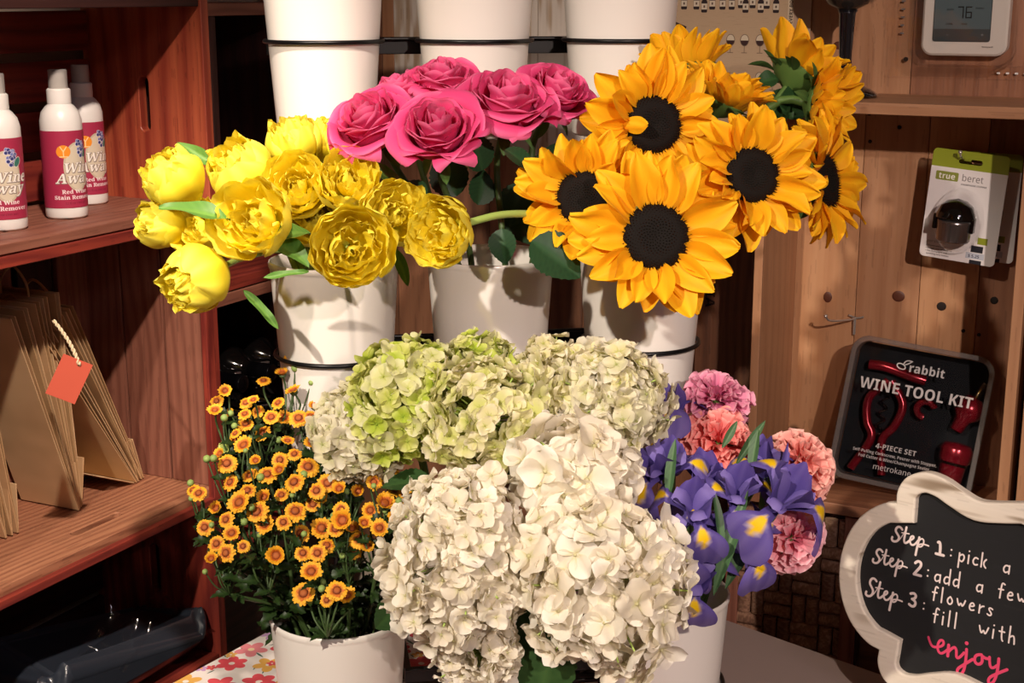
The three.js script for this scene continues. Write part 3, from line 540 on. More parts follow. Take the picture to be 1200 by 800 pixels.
{
  const c = RP(0.246, 1.655, RWz), t = thing('thermostat', 'white wall thermostat with a dark display reading 76', 'thermostat', c, RTURN);
  const sh = (w, h, r) => { const s = new THREE.Shape(); s.moveTo(-w / 2 + r, -h / 2); s.lineTo(w / 2 - r, -h / 2); s.absarc(w / 2 - r, -h / 2 + r, r, -Math.PI / 2, 0); s.lineTo(w / 2, h / 2 - r); s.absarc(w / 2 - r, h / 2 - r, r, 0, Math.PI / 2); s.lineTo(-w / 2 + r, h / 2); s.absarc(-w / 2 + r, h / 2 - r, r, Math.PI / 2, Math.PI); s.lineTo(-w / 2, -h / 2 + r); s.absarc(-w / 2 + r, -h / 2 + r, r, Math.PI, Math.PI * 1.5); return s; };
  part(t, 'housing', extrudeShape(sh(0.119, 0.127, 0.014), 0.024, 0.003), phys({ color: 0xd9d2c8, roughness: 0.3 })).position.z = 0.003;
  const tex = canvasTex(512, 640, (x, W, H) => {
    const g = ['#58686c', '#4d5c61']; x.fillStyle = g[0]; x.fillRect(0, 0, W, H); x.fillStyle = '#454b4c'; x.fillRect(0, 528, W, 112);
    x.fillStyle = '#20272a';
    const seg = (ox, oy, w, h, on) => { const k = 11, B = { a: [ox, oy, w, k], g: [ox, oy + h / 2 - k / 2, w, k], d: [ox, oy + h - k, w, k], f: [ox, oy, k, h / 2], b: [ox + w - k, oy, k, h / 2], e: [ox, oy + h / 2, k, h / 2], c: [ox + w - k, oy + h / 2, k, h / 2] }; for (const q of on) x.fillRect(...B[q]); };
    seg(212, 322, 54, 108, 'abc'); seg(282, 322, 58, 108, 'afgedc');
    x.font = 'bold 24px sans-serif'; x.fillText('COOL', 110, 490); x.fillText('Hold', 250, 490); x.fillText('AUTO', 110, 360); x.fillText('Indoor', 370, 345); x.fillStyle = '#8d8f8e'; x.font = '56px sans-serif'; x.fillText('+', 430, 600); x.fillText('-', 120, 600);
  });
  const scr = extrudeShape(sh(0.084, 0.104, 0.004), 0.001, 0); part(t, 'screen_bezel', scr, std({ color: 0x3a3f40, roughness: 0.2 })).position.set(-0.004, 0.006, 0.0298);
  part(t, 'screen', new THREE.PlaneGeometry(0.082, 0.102), phys({ map: tex, roughness: 0.12, clearcoat: 0.6 })).position.set(-0.004, 0.006, 0.0312);
  const br = canvasTex(256, 48, (x, W, H) => { x.clearRect(0, 0, W, H); x.fillStyle = '#6b6663'; x.font = 'bold 34px sans-serif'; x.fillText('Honeywell', 30, 36); });
  part(t, 'lettering', new THREE.PlaneGeometry(0.024, 0.0045), std({ map: br, transparent: true })).position.set(0.036, -0.053, 0.0305);
  const cov = thing('thermostat_cover', 'clear plastic lock box over the white thermostat', 'cover', c.clone().addScaledVector(U_DIR, -0.0003), RTURN);
  part(cov, 'base_plate', extrudeShape((() => { const s = sh(0.272, 0.20, 0.006); s.holes.push(new THREE.Path(sh(0.16, 0.165, 0.02).getPoints(6))); return s; })(), 0.004, 0.001), CLEAR).position.set(0.014, 0.0, 0.0015);
  const dome = extrudeShape((() => { const s = sh(0.156, 0.165, 0.026); s.holes.push(new THREE.Path(sh(0.150, 0.159, 0.023).getPoints(8))); return s; })(), 0.046, 0.001); part(cov, 'box_wall', dome, CLEAR).position.z = 0.002;
  part(cov, 'box_front', extrudeShape(sh(0.156, 0.165, 0.026), 0.002, 0.0005), CLEAR).position.z = 0.049;
  for (let i = 0; i < 7; i++) part(cov, 'vent_slot', new RoundedBoxGeometry(0.006, 0.003, 0.002, 1, 0.0008), phys({ color: 0x9a8f88, roughness: 0.2, transmission: 0.4, thickness: 0 })).position.set(-0.097, -0.035 + i * 0.012, 0.0065);
  for (let i = 0; i < 4; i++) part(cov, 'vent_slot', new RoundedBoxGeometry(0.005, 0.003, 0.002, 1, 0.0008), WHITEPLASTIC).position.set(0.05 + i * 0.013, -0.092, 0.0065);
  part(cov, 'screw', new THREE.CylinderGeometry(0.0035, 0.0035, 0.004, 14).rotateX(Math.PI / 2), std({ color: 0x4a4038, metalness: 0.7, roughness: 0.3 })).position.set(-0.088, -0.074, 0.0075);
}
// nail holes and screws in the display crate
for (const [s, y, r, lab] of [[0.105, 1.496, 0.0035, 'dark round screw head high in the pine crate'], [0.153, 1.476, 0.0032, 'dark round bolt head just below the pine shelf'], [0.1085, 1.452, 0.003, 'lower of the two dark nail heads beside the sunflower']]) {
  const t = thing('screw', lab, 'screw', RP(s, y, RWz + 0.0005), RTURN); part(t, 'head', lathe([[0, 0.002], [r * 0.7, 0.0018], [r, 0.0006], [r, 0], [0, 0]], 16).rotateX(Math.PI / 2), std({ color: 0x1d1512, roughness: 0.5, metalness: 0.5 }));
}
// hooks and packs
function pegHook(label, s, y, len, lx) {
  const t = thing('wire_hook', label, 'hook', RP(s, y, RWz), RTURN);
  part(t, 'arm', tube([V(0, 0, 0.001), V(lx * 0.2, 0.0, len * 0.25), V(lx, 0.006, len * 0.9), V(lx * 1.1, 0.013, len)], 0.0017, 24, 8), CHROME);
  part(t, 'ball_tip', new THREE.SphereGeometry(0.0032, 14, 10), CHROME).position.set(lx * 1.1, 0.0135, len);
  part(t, 'back_wire', tube([V(-0.012, 0.004, 0.003), V(0, 0.001, 0.004), V(0.012, 0.003, 0.003)], 0.0017, 12, 8), CHROME);
  part(t, 'foot', new THREE.CylinderGeometry(0.0028, 0.0024, 0.026, 12), CHROME).position.set(-0.002, -0.014, 0.004);
  return t;
}
pegHook('bare chrome wire hook sticking out over the wine tool kit', 0.103, 1.166, 0.07, -0.03);
pegHook('chrome wire hook carrying the two stopper packs', 0.262, 1.437, 0.085, 0.0);
{
  const card = new THREE.Shape(); const w = 0.114, h = 0.166, r = 0.007;
  card.moveTo(-w / 2 + r, 0); card.lineTo(w / 2 - r, 0); card.absarc(w / 2 - r, r, r, -Math.PI / 2, 0); card.lineTo(w / 2, h - r); card.absarc(w / 2 - r, h - r, r, 0, Math.PI / 2); card.lineTo(-w / 2 + r, h); card.absarc(-w / 2 + r, h - r, r, Math.PI / 2, Math.PI); card.lineTo(-w / 2, r); card.absarc(-w / 2 + r, r, r, Math.PI, Math.PI * 1.5);
  card.holes.push(slotHole(0, h - 0.015, 0.014, 0.004));
  const tex = canvasTex(700, 1020, (x, W, H) => {
    x.fillStyle = '#ece7e6'; x.fillRect(0, 0, W, H); x.fillStyle = '#8f9a28'; x.fillRect(0, 0, W, 165);
    x.fillStyle = '#8b9440'; x.beginPath(); x.roundRect(50, 205, 210, 82, 12); x.fill(); x.fillStyle = '#f6f4ea'; x.font = 'bold 76px sans-serif'; x.textAlign = 'center'; x.fillText('true', 155, 272);
    x.fillStyle = '#7d7878'; x.font = '84px sans-serif'; x.textAlign = 'left'; x.fillText('beret', 290, 272); x.fillStyle = '#565052'; x.font = 'bold 22px sans-serif'; x.fillText('CHAMPAGNE STOPPER', 292, 312);
    x.fillStyle = '#6d686a'; x.font = 'italic 28px sans-serif'; x.fillText('JUST STOPPED', 56, 880); x.font = 'bold 20px sans-serif'; for (let i = 0; i < 4; i++) x.fillText(['• Elegant and simple', '• Airtight seal for bubbles', '• Fits champagne and', '  sparkling wine bottles'][i], 52, 918 + i * 26);
    x.fillStyle = '#23242c'; x.fillRect(470, 850, 110, 62); x.fillRect(470, 985, 110, 35); x.fillStyle = '#bfc4cf'; x.fillRect(430, 918, 170, 56); x.fillStyle = '#3b4058'; x.font = 'bold 38px sans-serif'; x.fillText('$ 5.25', 452, 962);
    x.fillStyle = '#8f9a28'; x.fillRect(520, 770, 90, 62);
  });
  const uvs = (g) => { const p = g.attributes.position, u = new Float32Array(p.count * 2); for (let i = 0; i < p.count; i++) { u[2 * i] = p.getX(i) / w + 0.5; u[2 * i + 1] = p.getY(i) / h; } g.setAttribute('uv', new THREE.BufferAttribute(u, 2)); return g; };
  const cg = uvs(extrudeShape(card, 0.0008, 0.0002)), cm = std({ map: tex, roughness: 0.4 });
  const mk = (label, s, y, t, tilt, turn) => {
    const o = thing('stopper_pack', label, 'blister pack', RP(s, y, RWz + t), RTURN + turn, 'champagne stopper packs on the hook'); o.rotation.z = tilt;
    part(o, 'card', cg, cm);
    const CUPM = std({ color: 0x8f8886, roughness: 0.22, metalness: 0.9 }); const st = part(o, 'stopper', lathe([[0, -0.03], [0.021, -0.03], [0.023, -0.028], [0.0245, -0.004], [0.0252, 0.004], [0, 0.005]], 32), CUPM); st.position.set(-0.004, 0.066, 0.024); st.scale.setScalar(1.08);
    const cap = part(st, 'cap', lathe([[0.0272, 0.003], [0.027, 0.008], [0.022, 0.020], [0.013, 0.027], [0, 0.030]], 32), DARKGLASS);
    for (const q of [-1, 1]) part(st, 'side_clip', new RoundedBoxGeometry(0.006, 0.022, 0.012, 2, 0.002), CHROMED).position.set(q * 0.0255, -0.004, 0.004);
    const b = new THREE.SphereGeometry(1, 32, 12, 0, Math.PI * 2, 0, Math.PI / 2); b.rotateX(Math.PI / 2); b.scale(0.037, 0.050, 0.044); part(o, 'blister', b, CLEAR).position.set(-0.004, 0.062, 0.0012);
  };
  mk('white and green champagne stopper pack in front on the hook', 0.264, 1.284, 0.066, -0.075, -0.1);
  mk('champagne stopper pack mostly hidden behind the front pack', 0.283, 1.279, 0.018, -0.02, 0);
}
{ // wine tool kit: dark tray in a clear clamshell leaning on the wall planks
  const W = 0.196, H = 0.205, D = 0.042, KS = 1.10;
  const base = RP(0.207, 0.9205, -0.095), t = thing('wine_tool_kit', 'clear clamshell pack of red wine tools on a black card', 'tool kit', base, RTURN + 0.06);
  const lean = new THREE.Quaternion().setFromEuler(new THREE.Euler(-0.26, 0, -0.10, 'ZXY'));
  const add = (n, g, m, x, y, z, rot) => { const k = part(t, n, g, m); const q = new THREE.Quaternion().setFromEuler(new THREE.Euler(...(rot || [0, 0, 0]))); k.position.copy(V(x, y, z).multiplyScalar(KS).applyQuaternion(lean)); k.scale.setScalar(KS); k.quaternion.copy(lean).multiply(q); return k; };
  const rsh = (w, h, r) => { const s = new THREE.Shape(); s.moveTo(-w / 2 + r, 0); s.lineTo(w / 2 - r, 0); s.absarc(w / 2 - r, r, r, -Math.PI / 2, 0); s.lineTo(w / 2, h - r); s.absarc(w / 2 - r, h - r, r, 0, Math.PI / 2); s.lineTo(-w / 2 + r, h); s.absarc(-w / 2 + r, h - r, r, Math.PI / 2, Math.PI); s.lineTo(-w / 2, r); s.absarc(-w / 2 + r, r, r, Math.PI, Math.PI * 1.5); return s; };
  const tex = canvasTex(1024, 1072, (x, CW, CH) => {
    x.fillStyle = '#15171a'; x.fillRect(0, 0, CW, CH); x.fillStyle = '#191b1f'; for (let i = 0; i < 30; i++) x.fillRect(0, i * 40, CW, 3);
    });
  const print = canvasTex(1024, 1072, (x, CW, CH) => {
    x.clearRect(0, 0, CW, CH); x.fillStyle = '#c9c6c4'; x.textAlign = 'center'; x.font = 'bold 96px sans-serif'; x.fillText('rabbit', CW * 0.55, 180); x.lineWidth = 9; x.strokeStyle = '#c9c6c4'; x.beginPath(); x.ellipse(CW * 0.355, 148, 34, 20, 0.3, 0, 7); x.moveTo(CW * 0.37, 128); x.quadraticCurveTo(CW * 0.38, 84, CW * 0.43, 96); x.quadraticCurveTo(CW * 0.41, 118, CW * 0.38, 132); x.stroke();
    x.font = 'bold 122px sans-serif'; x.fillStyle = '#d6d2cf'; x.fillText('WINE TOOL KIT', CW * 0.50, 372, 880);
    x.font = 'bold 58px sans-serif'; x.fillStyle = '#c3bfbd'; x.fillText('4-PIECE SET', CW * 0.44, 824); x.font = 'bold 34px sans-serif'; x.fillText('Self-Pulling Corkscrew, Pourer with Stopper,', CW * 0.44, 874, 660); x.fillText('Foil Cutter & Wine/Champagne Sealer', CW * 0.44, 914, 560);
    x.font = '62px sans-serif'; x.fillText('metrokane', CW * 0.44, 990);
  });
  const card = extrudeShape(rsh(W - 0.014, H - 0.014, 0.014), 0.002, 0.0003), p = card.attributes.position, uv = new Float32Array(p.count * 2);
  for (let i = 0; i < p.count; i++) { uv[2 * i] = p.getX(i) / (W - 0.014) + 0.5; uv[2 * i + 1] = p.getY(i) / (H - 0.014); } card.setAttribute('uv', new THREE.BufferAttribute(uv, 2));
  add('card', card, phys({ map: tex, roughness: 0.8, specularIntensity: 0.15 }), 0, 0.007, 0.004);
  const ring = rsh(W, H, 0.024); ring.holes.push(new THREE.Path(rsh(W - 0.010, H - 0.010, 0.02).getPoints(8).map((q) => new THREE.Vector2(q.x, q.y + 0.005))));
  add('shell_rim', extrudeShape(ring, D, 0.001), phys({ color: 0xd8d2ce, roughness: 0.06, transmission: 0.85, thickness: 0, ior: 1.45 }), 0, 0, 0);
  add('shell_front', extrudeShape(rsh(W, H, 0.024), 0.0012, 0.0004), phys({ color: 0xffffff, roughness: 0.05, transmission: 1, thickness: 0, ior: 1.3, specularIntensity: 0.5 }), 0, 0, D);
  { const pg = new THREE.PlaneGeometry(W - 0.014, H - 0.014); pg.translate(0, H / 2, 0); add('lettering', pg, std({ map: print, transparent: true, roughness: 0.5 }), 0, 0, D - 0.001); }
  const REDM = phys({ color: 0x7c0a1e, roughness: 0.22, metalness: 0.55, clearcoat: 1 }), z = 0.02;
  // corkscrew: handle bar, loop frame, worm and legs
  const ck = add('corkscrew', tube([V(-0.072, 0.166, 0), V(-0.05, 0.167, 0.003), V(-0.01, 0.160, 0.003), V(0.008, 0.158, 0)], 0.0075, 24, 12), REDM, 0, 0, z);
  part(ck, 'frame', tube([V(-0.042, 0.148, 0), V(-0.064, 0.118, 0), V(-0.060, 0.085, 0), V(-0.050, 0.066, 0), V(-0.070, 0.014, 0)], 0.0062, 30, 10), REDM);
  part(ck, 'frame', tube([V(-0.038, 0.148, 0), V(-0.016, 0.118, 0), V(-0.022, 0.085, 0), V(-0.034, 0.066, 0), V(-0.026, 0.014, 0)], 0.0062, 30, 10), REDM);
  { const pts = []; for (let i = 0; i <= 60; i++) { const k = i / 60; pts.push(V(-0.041 + Math.cos(k * 28) * 0.0045, 0.142 - k * 0.075, Math.sin(k * 28) * 0.0045)); } part(ck, 'worm', tube(pts, 0.0014, 120, 6), CHROMED); }
  add('foil_cutter', new THREE.TorusGeometry(0.012, 0.005, 12, 28, 4.2), REDM, 0.016, 0.118, z, [0.3, 0.2, 0.4]);
  const po = add('pourer', lathe([[0, 0], [0.009, 0], [0.011, 0.018], [0.019, 0.026], [0.021, 0.04], [0.012, 0.052], [0, 0.054]], 28), REDM, 0.062, 0.098, z, [0, 0, -0.35]); part(po, 'spout', new THREE.CylinderGeometry(0.004, 0.006, 0.03, 12), CHROMED).position.y = 0.062;
  const se = add('sealer', lathe([[0, 0], [0.017, 0], [0.018, 0.03], [0.022, 0.034], [0.0235, 0.05], [0.018, 0.058], [0, 0.060]], 32), REDM, 0.066, 0.022, z, [0, 0, -0.05]); part(se, 'band', new THREE.CylinderGeometry(0.0192, 0.0192, 0.007, 32), CHROMED).position.y = 0.031;
}
{ // crumpled grey cloth on the crate floor
  const g = new THREE.SphereGeometry(1, 40, 24), a = g.attributes.position;
  for (let i = 0; i < a.count; i++) { const x = a.getX(i), y = a.getY(i), z = a.getZ(i), n = 0.75 + 0.5 * vnoise(x * 3 + 7, z * 4 + y * 3 + 5, 12) + 0.16 * vnoise(x * 9 + 20, z * 9 + 20, 13); a.setXYZ(i, x * 0.042 * n, Math.max(y, -0.5) * 0.014 * n, z * 0.03 * n); }
  g.computeVertexNormals();
  const t = thing('folded_rag', 'small crumpled beige cloth lying beside the wine tool kit', 'cloth', RP(0.062, 0.922, -0.11), RTURN); part(t, 'cloth', g, std({ color: 0x9c8c78, roughness: 0.95 }));
  const h = new THREE.TorusGeometry(0.018, 0.004, 8, 30); h.scale(1.4, 0.8, 1); part(t, 'fold', h, std({ color: 0x9c8c78, roughness: 0.95 })).rotation.x = Math.PI / 2 - 0.15;
}

// ───────────── chalkboard sign ─────────────
{
  const S = 0.00112, q = [[0, 0], [4, 34], [20, 63], [42, 82], [60, 89], [64, 104], [74, 121], [92, 130], [112, 128], [134, 119], [155, 112], [178, 115], [205, 121]];
  const curveA = new THREE.CatmullRomCurve3([[61, 88], [46, 84], [22, 65], [6, 36], [0, 0], [6, -36], [22, -65], [46, -84], [61, -88]].map(([x, y]) => V(x, y))), curveB = new THREE.CatmullRomCurve3([[61, -88], [61, -103], [70, -120], [90, -130], [112, -128], [134, -119], [155, -112], [178, -115], [205, -121]].map(([x, y]) => V(x, y)));
  const left = [...curveA.getPoints(40), ...curveB.getPoints(36).slice(1)];   // from the upper notch round the left to the bottom centre
  const top = curveB.getPoints(36).map((p) => V(p.x, -p.y)).reverse();        // top centre to the upper notch
  const half = [...top.slice(0, -1), ...left];                               // top centre → left → bottom centre
  const full = [...half, ...half.slice(1, -1).reverse().map((p) => V(410 - p.x, p.y))].map((p) => new THREE.Vector2((p.x - 205) * S, p.y * S));
  const inset = (pts, d) => { const n = pts.length, out = []; for (let i = 0; i < n; i++) { const e1 = pts[i].clone().sub(pts[(i - 1 + n) % n]).normalize(), e2 = pts[(i + 1) % n].clone().sub(pts[i]).normalize(), m = new THREE.Vector2(-e1.y - e2.y, e1.x + e2.x).multiplyScalar(1 / (1 + Math.max(e1.dot(e2), -0.4))); out.push(new THREE.Vector2(pts[i].x + m.x * d, pts[i].y + m.y * d)); } return out; };
  const area = THREE.ShapeUtils.area(full), ccw = area > 0 ? full : full.slice().reverse();
  const clean = (pts, d) => { const o = inset(ccw, d); return o.filter((p) => ccw.every((c) => c.distanceTo(p) > d * 0.96)); };
  const inner = clean(ccw, 0.0262), mid = clean(ccw, 0.0225);
  const base = V(0, 0, 0), yaw = -40 * Math.PI / 180;
  const leftEnd = at(990, 658, 1.93), ex = V(Math.cos(yaw), 0, -Math.sin(yaw));
  const c = leftEnd.clone().addScaledVector(ex, 205 * S);
  const t = thing('chalkboard_sign', 'black chalkboard sign in a scalloped whitewashed frame with handwritten steps', 'sign', V(c.x, 0.7515, c.z), yaw);
  const lean = -0.12, yc = c.y - 0.7515;
  const put2 = (m) => { m.position.set(0, yc, 0); m.rotation.x = lean; return m; };
  const fs = new THREE.Shape(ccw); fs.holes.push(new THREE.Path(inner.slice().reverse()));
  const fg = new THREE.ExtrudeGeometry(fs, { depth: 0.014, bevelEnabled: true, bevelThickness: 0.003, bevelSize: 0.0028, bevelOffset: -0.0028, bevelSegments: 3 });
  put2(part(t, 'frame', boxUV(fg, 'x'), FRAMEWHITE));
  const PXW = 2048, spanX = 0.46, spanY = 0.30;
  const tex = canvasTex(2048, 1336, (x, W, H) => {
    const k = W / spanX * S;                                   // canvas pixels per unit of the outline
    x.fillStyle = '#101114'; x.fillRect(0, 0, W, H); seed(91); for (let i = 0; i < 500; i++) { x.fillStyle = `rgba(120,120,130,${rr(0.004, 0.02)})`; x.fillRect(rnd() * W, rnd() * H, rr(20, 200), rr(4, 24)); }
    x.translate(W / 2, H / 2); x.scale(k, k); x.translate(-205, 0); x.lineCap = x.lineJoin = 'round';
    // every glyph: strokes of points on a grid where the x-height is 10 and the baseline 0 (up is positive)
    const G = {
      a: [8, [[7, 8], [3.5, 9.5], [0.8, 6], [1, 2], [3.6, 0], [7, 3]], [[7, 9], [7, 0]]], b: [8, [[0.5, 18], [0.5, 0]], [[0.5, 6], [4, 9.5], [7, 6], [6, 1], [3, 0], [0.5, 2]]],
      c: [7, [[6, 8], [3.5, 9.6], [0.8, 6], [1, 2], [3.5, 0], [6, 1.4]]], d: [8, [[7, 8], [3.5, 9.5], [0.8, 6], [1, 2], [3.6, 0], [7, 3]], [[7, 18], [7, 0]]],
      e: [8, [[1, 5], [6.6, 5.6], [5.6, 9], [3, 9.6], [0.8, 6], [1, 2], [3.6, 0], [6.4, 1.6]]], f: [7, [[6.5, 16], [4.6, 17.8], [2.8, 15], [2.6, 0]], [[0.4, 9.5], [5.6, 9.9]]],
      i: [3, [[1, 9.5], [1, 0]], [[1, 14], [1.1, 14.2]]], k: [7, [[0.8, 16], [0.8, 0]], [[5.8, 9.4], [1, 4.4], [6, 0]]], l: [3.6, [[1.2, 18], [1.2, 0]]], o: [8, [[3.8, 9.6], [0.9, 6.8], [0.9, 2.6], [3.8, 0], [6.8, 2.6], [6.6, 7], [3.8, 9.6]]],
      p: [8, [[0.8, 9.5], [0.8, -7]], [[0.8, 6], [4, 9.6], [7, 6.4], [5.6, 1], [3, 0], [0.8, 2.4]]], r: [6, [[0.8, 9.5], [0.8, 0]], [[0.8, 5], [3, 9], [5.6, 9]]], s: [7, [[6, 8.2], [3.6, 9.8], [1.2, 7.6], [5.4, 3.4], [5, 0.8], [2.6, 0], [0.6, 1.4]]],
      t: [7, [[3, 15], [3, 0.6], [5, 0]], [[0.4, 9.6], [6, 9.9]]], w: [11, [[0.4, 9.6], [2.8, 0], [5.2, 7], [7.6, 0], [10.2, 9.6]]], h: [8, [[0.8, 18], [0.8, 0]], [[0.8, 5.6], [4, 9.4], [6.4, 6.6], [6.6, 0]]],
      ':': [4, [[1, 1], [1.1, 1.1]], [[1, 7.6], [1.1, 7.7]]],
    };
    const smooth = (p) => { x.beginPath(); x.moveTo(p[0][0], p[0][1]); if (p.length === 2) x.lineTo(p[1][0], p[1][1]); else { for (let i = 1; i < p.length - 1; i++) { const m = i === p.length - 2 ? p[i + 1] : [(p[i][0] + p[i + 1][0]) / 2, (p[i][1] + p[i + 1][1]) / 2]; x.quadraticCurveTo(p[i][0], p[i][1], m[0], m[1]); } } x.stroke(); };
    const word = (s, X, Y, z, sp, lw, col) => { x.strokeStyle = col; x.lineWidth = lw; let cx = X; for (const ch of s) { if (ch === ' ') { cx += sp * 2.4; continue; } const g = G[ch]; for (const st of g.slice(1)) smooth(st.map(([a, b]) => [cx + a * z, Y - b * z])); cx += g[0] * z + sp; } };
    // brush script "Step"
    const script = (X, Y, z, cap, col) => {
      x.strokeStyle = col; const L = (pts, lw) => { x.lineWidth = lw * z; smooth(pts.map(([a, b]) => [X + a * z, Y - b * z])); };
      const hgt = cap ? 17 : 14;
      L([[10, hgt - 1.5], [8.4, hgt + 0.6], [5, hgt], [3.4, hgt * 0.72], [6, hgt * 0.52], [8.2, hgt * 0.34], [7, 1], [3.4, -0.6], [0.6, 1], [1.4, 3.4]], 2.2);
      L([[8, 2], [11, 6], [13.6, 14.5]], 0.9); L([[13.8, 15.5], [12.6, 5], [13.4, 0.6], [16, 1.4], [18, 4]], 2.1); L([[10, 9.6], [17, 10.2]], 1.2);
      L([[18, 4], [22, 6.6], [21.4, 9.4], [18.8, 8], [18.4, 3], [20.6, 0.2], [24, 2], [26, 6]], 1.9);
      L([[27, 9.2], [26, 0], [25.4, -7.6]], 2.2); L([[26.2, 5], [29, 9.4], [32, 7.4], [31, 2], [27.6, 0.2], [27, 2.6], [32, 4.4], [36.5, 3.6]], 1.5);
    };
    const digit = (n, X, Y, z, col) => { x.strokeStyle = col; x.lineWidth = 2.9 * z; const D = { 1: [[[1.5, 12], [4.6, 15], [4.6, 0]], [[0.6, 0], [8.6, 0]]], 2: [[[0.8, 12], [3, 15], [7, 14], [7.4, 10], [4, 5], [0.8, 0]], [[0.8, 0], [8.4, 0]]], 3: [[[0.8, 13.4], [4, 15.2], [7.2, 12.6], [5.6, 8.6], [3, 8]], [[3, 8], [7.4, 6.6], [7, 1.4], [3.4, -0.4], [0.4, 1.6]]] }[n]; for (const s of D) smooth(s.map(([a, b]) => [X + a * z, Y - b * z])); };
    const WHT = '#e6d6d2', PNK = '#e0416a';
    script(56, -41, 1.26, false, WHT); digit(1, 111, -39, 1.12, WHT); word(':', 128, -40, 1.0, 0, 2.2, WHT); word('pick', 138, -37, 1.0, 2.6, 1.9, WHT); word('a', 189, -37, 1.0, 2.6, 1.9, WHT);
    script(36, -10, 1.20, false, WHT); digit(2, 88, -9, 1.10, WHT); word(':', 104, -10, 1.0, 0, 2.2, WHT); word('add', 113, -7, 1.0, 3.0, 1.9, WHT); word('a', 162, -8, 1.0, 3, 1.9, WHT); word('few', 187, -8, 1.0, 3.2, 1.9, WHT);
    script(32, 31, 1.28, true, WHT); digit(3, 87, 29, 1.08, WHT); word(':', 104, 29, 1.0, 0, 2.2, WHT); word('flowers', 113, 15, 0.96, 3.8, 1.9, WHT); word('fill', 117, 40, 1.0, 4.0, 1.9, WHT); word('with', 171, 39, 1.04, 4.0, 1.9, WHT);
    // pink script "enjoy"
    x.strokeStyle = PNK; const E2 = (pts, lw = 3.2) => { x.lineWidth = lw; smooth(pts.map(([a, b]) => [115 + a * 1.16, 74 - b * 1.16])); };
    E2([[0, 13], [3, 5], [9, 5], [16, 9], [15.5, 14], [11.5, 13.6], [9.6, 6], [12.6, 0], [17, 1.6], [21, 7]], 3.0); E2([[21, 11], [21.4, 0]], 3.6); E2([[21.4, 4], [26, 11.6], [29.4, 9], [29.8, 1], [33, 1], [37, 8]], 3.2);
    E2([[39, 12], [40, 0], [38.4, -13], [33.4, -15], [32, -10], [38, -4], [46, 4]], 3.4); x.fillStyle = PNK; x.beginPath(); x.arc(115 + 38.4 * 1.16, 74 - 18 * 1.16, 2.2, 0, 7); x.fill();
    E2([[54, 11], [48.6, 10], [47.6, 3], [51.6, 0], [56, 3.6], [54.6, 10.4], [58, 8.4], [61, 9]], 3.4); E2([[62, 11], [63, 2], [67, 1], [70, 5]], 3.2); E2([[71, 12], [71.6, 0], [69, -13], [64, -15], [63.6, -9], [72, -2], [80, 4]], 3.4);
  });
  const bs = new THREE.Shape(mid), bg = new THREE.ExtrudeGeometry(bs, { depth: 0.004, bevelEnabled: false }), p = bg.attributes.position, uv = new Float32Array(p.count * 2);
  for (let i = 0; i < p.count; i++) { uv[2 * i] = p.getX(i) / spanX + 0.5; uv[2 * i + 1] = p.getY(i) / spanY + 0.5; } bg.setAttribute('uv', new THREE.BufferAttribute(uv, 2));
  bg.translate(0, 0, 0.0022); put2(part(t, 'board', bg, std({ map: tex, roughness: 0.75 })));
  for (const s of [-1, 1]) part(t, 'easel_leg', tube([V(s * 0.09, yc + 0.02, -0.016), V(s * 0.10, 0.01, 0.004)], 0.006, 2, 10), DARKWOOD);
  part(t, 'easel_leg', tube([V(0, yc + 0.02, -0.012), V(0, 0.007, -0.13)], 0.006, 2, 10), DARKWOOD); part(t, 'easel_ledge', board(0.24, 0.012, 0.03, 'x'), DARKWOOD).position.set(0, yc - 0.150, 0.035);
}

// ───────────── flower tools ─────────────
// sheet: a curved patch over u in -1..1 (across) and v in 0..1 (base to tip); fn returns [x, y, z], colFn linear [r, g, b]
function sheet(nu, nv, fn, colFn) {
  const pos = [], col = [], idx = [], uv = [];
  for (let j = 0; j <= nv; j++) for (let i = 0; i <= nu; i++) {
    const u = i / nu * 2 - 1, v = j / nv; pos.push(...fn(u, v)); uv.push(u * 0.5 + 0.5, v); if (colFn) col.push(...colFn(u, v));
  }
  for (let j = 0; j < nv; j++) for (let i = 0; i < nu; i++) { const a = j * (nu + 1) + i, b = a + 1, c = a + nu + 1, d = c + 1; idx.push(a, b, d, a, d, c); }
  const g = new THREE.BufferGeometry(); g.setAttribute('position', new THREE.Float32BufferAttribute(pos, 3)); g.setAttribute('uv', new THREE.Float32BufferAttribute(uv, 2));
  if (colFn) g.setAttribute('color', new THREE.Float32BufferAttribute(col, 3));
  g.setIndex(idx); g.computeVertexNormals(); return g;
}
const lin = (c) => { const k = new THREE.Color(c); return [k.r, k.g, k.b]; };
const petalMat = (o) => phys({ roughness: 0.62, side: THREE.DoubleSide, vertexColors: true, transmission: 0.22, thickness: 0, specularIntensity: 0.4, ...o });
const PETAL = petalMat({ color: 0xffffff });
const LEAFMAT = phys({ color: 0xffffff, vertexColors: true, roughness: 0.45, side: THREE.DoubleSide, transmission: 0.12, thickness: 0, specularIntensity: 0.5 });
const STEM = std({ color: lerpColor('#5f7d3a', '#4a6a30', 0.5), roughness: 0.5 });
const DARKSTEM = std({ color: new THREE.Color('#3c5228'), roughness: 0.55 });
const PALESTEM = std({ color: new THREE.Color('#9db65c'), roughness: 0.45 });
function lerpColor(a, b, t) { return new THREE.Color(a).lerp(new THREE.Color(b), t); }
const ZAX = V(0, 0, 1);
// turn of a flower whose own axis is +Z: towards dir, rolled by roll
const headTurn = (dir, roll = 0) => new THREE.Quaternion().setFromUnitVectors(ZAX, dir).multiply(new THREE.Quaternion().setFromAxisAngle(ZAX, roll));
const Q3 = (x, y, z, order = 'XYZ') => new THREE.Quaternion().setFromEuler(new THREE.Euler(x, y, z, order));
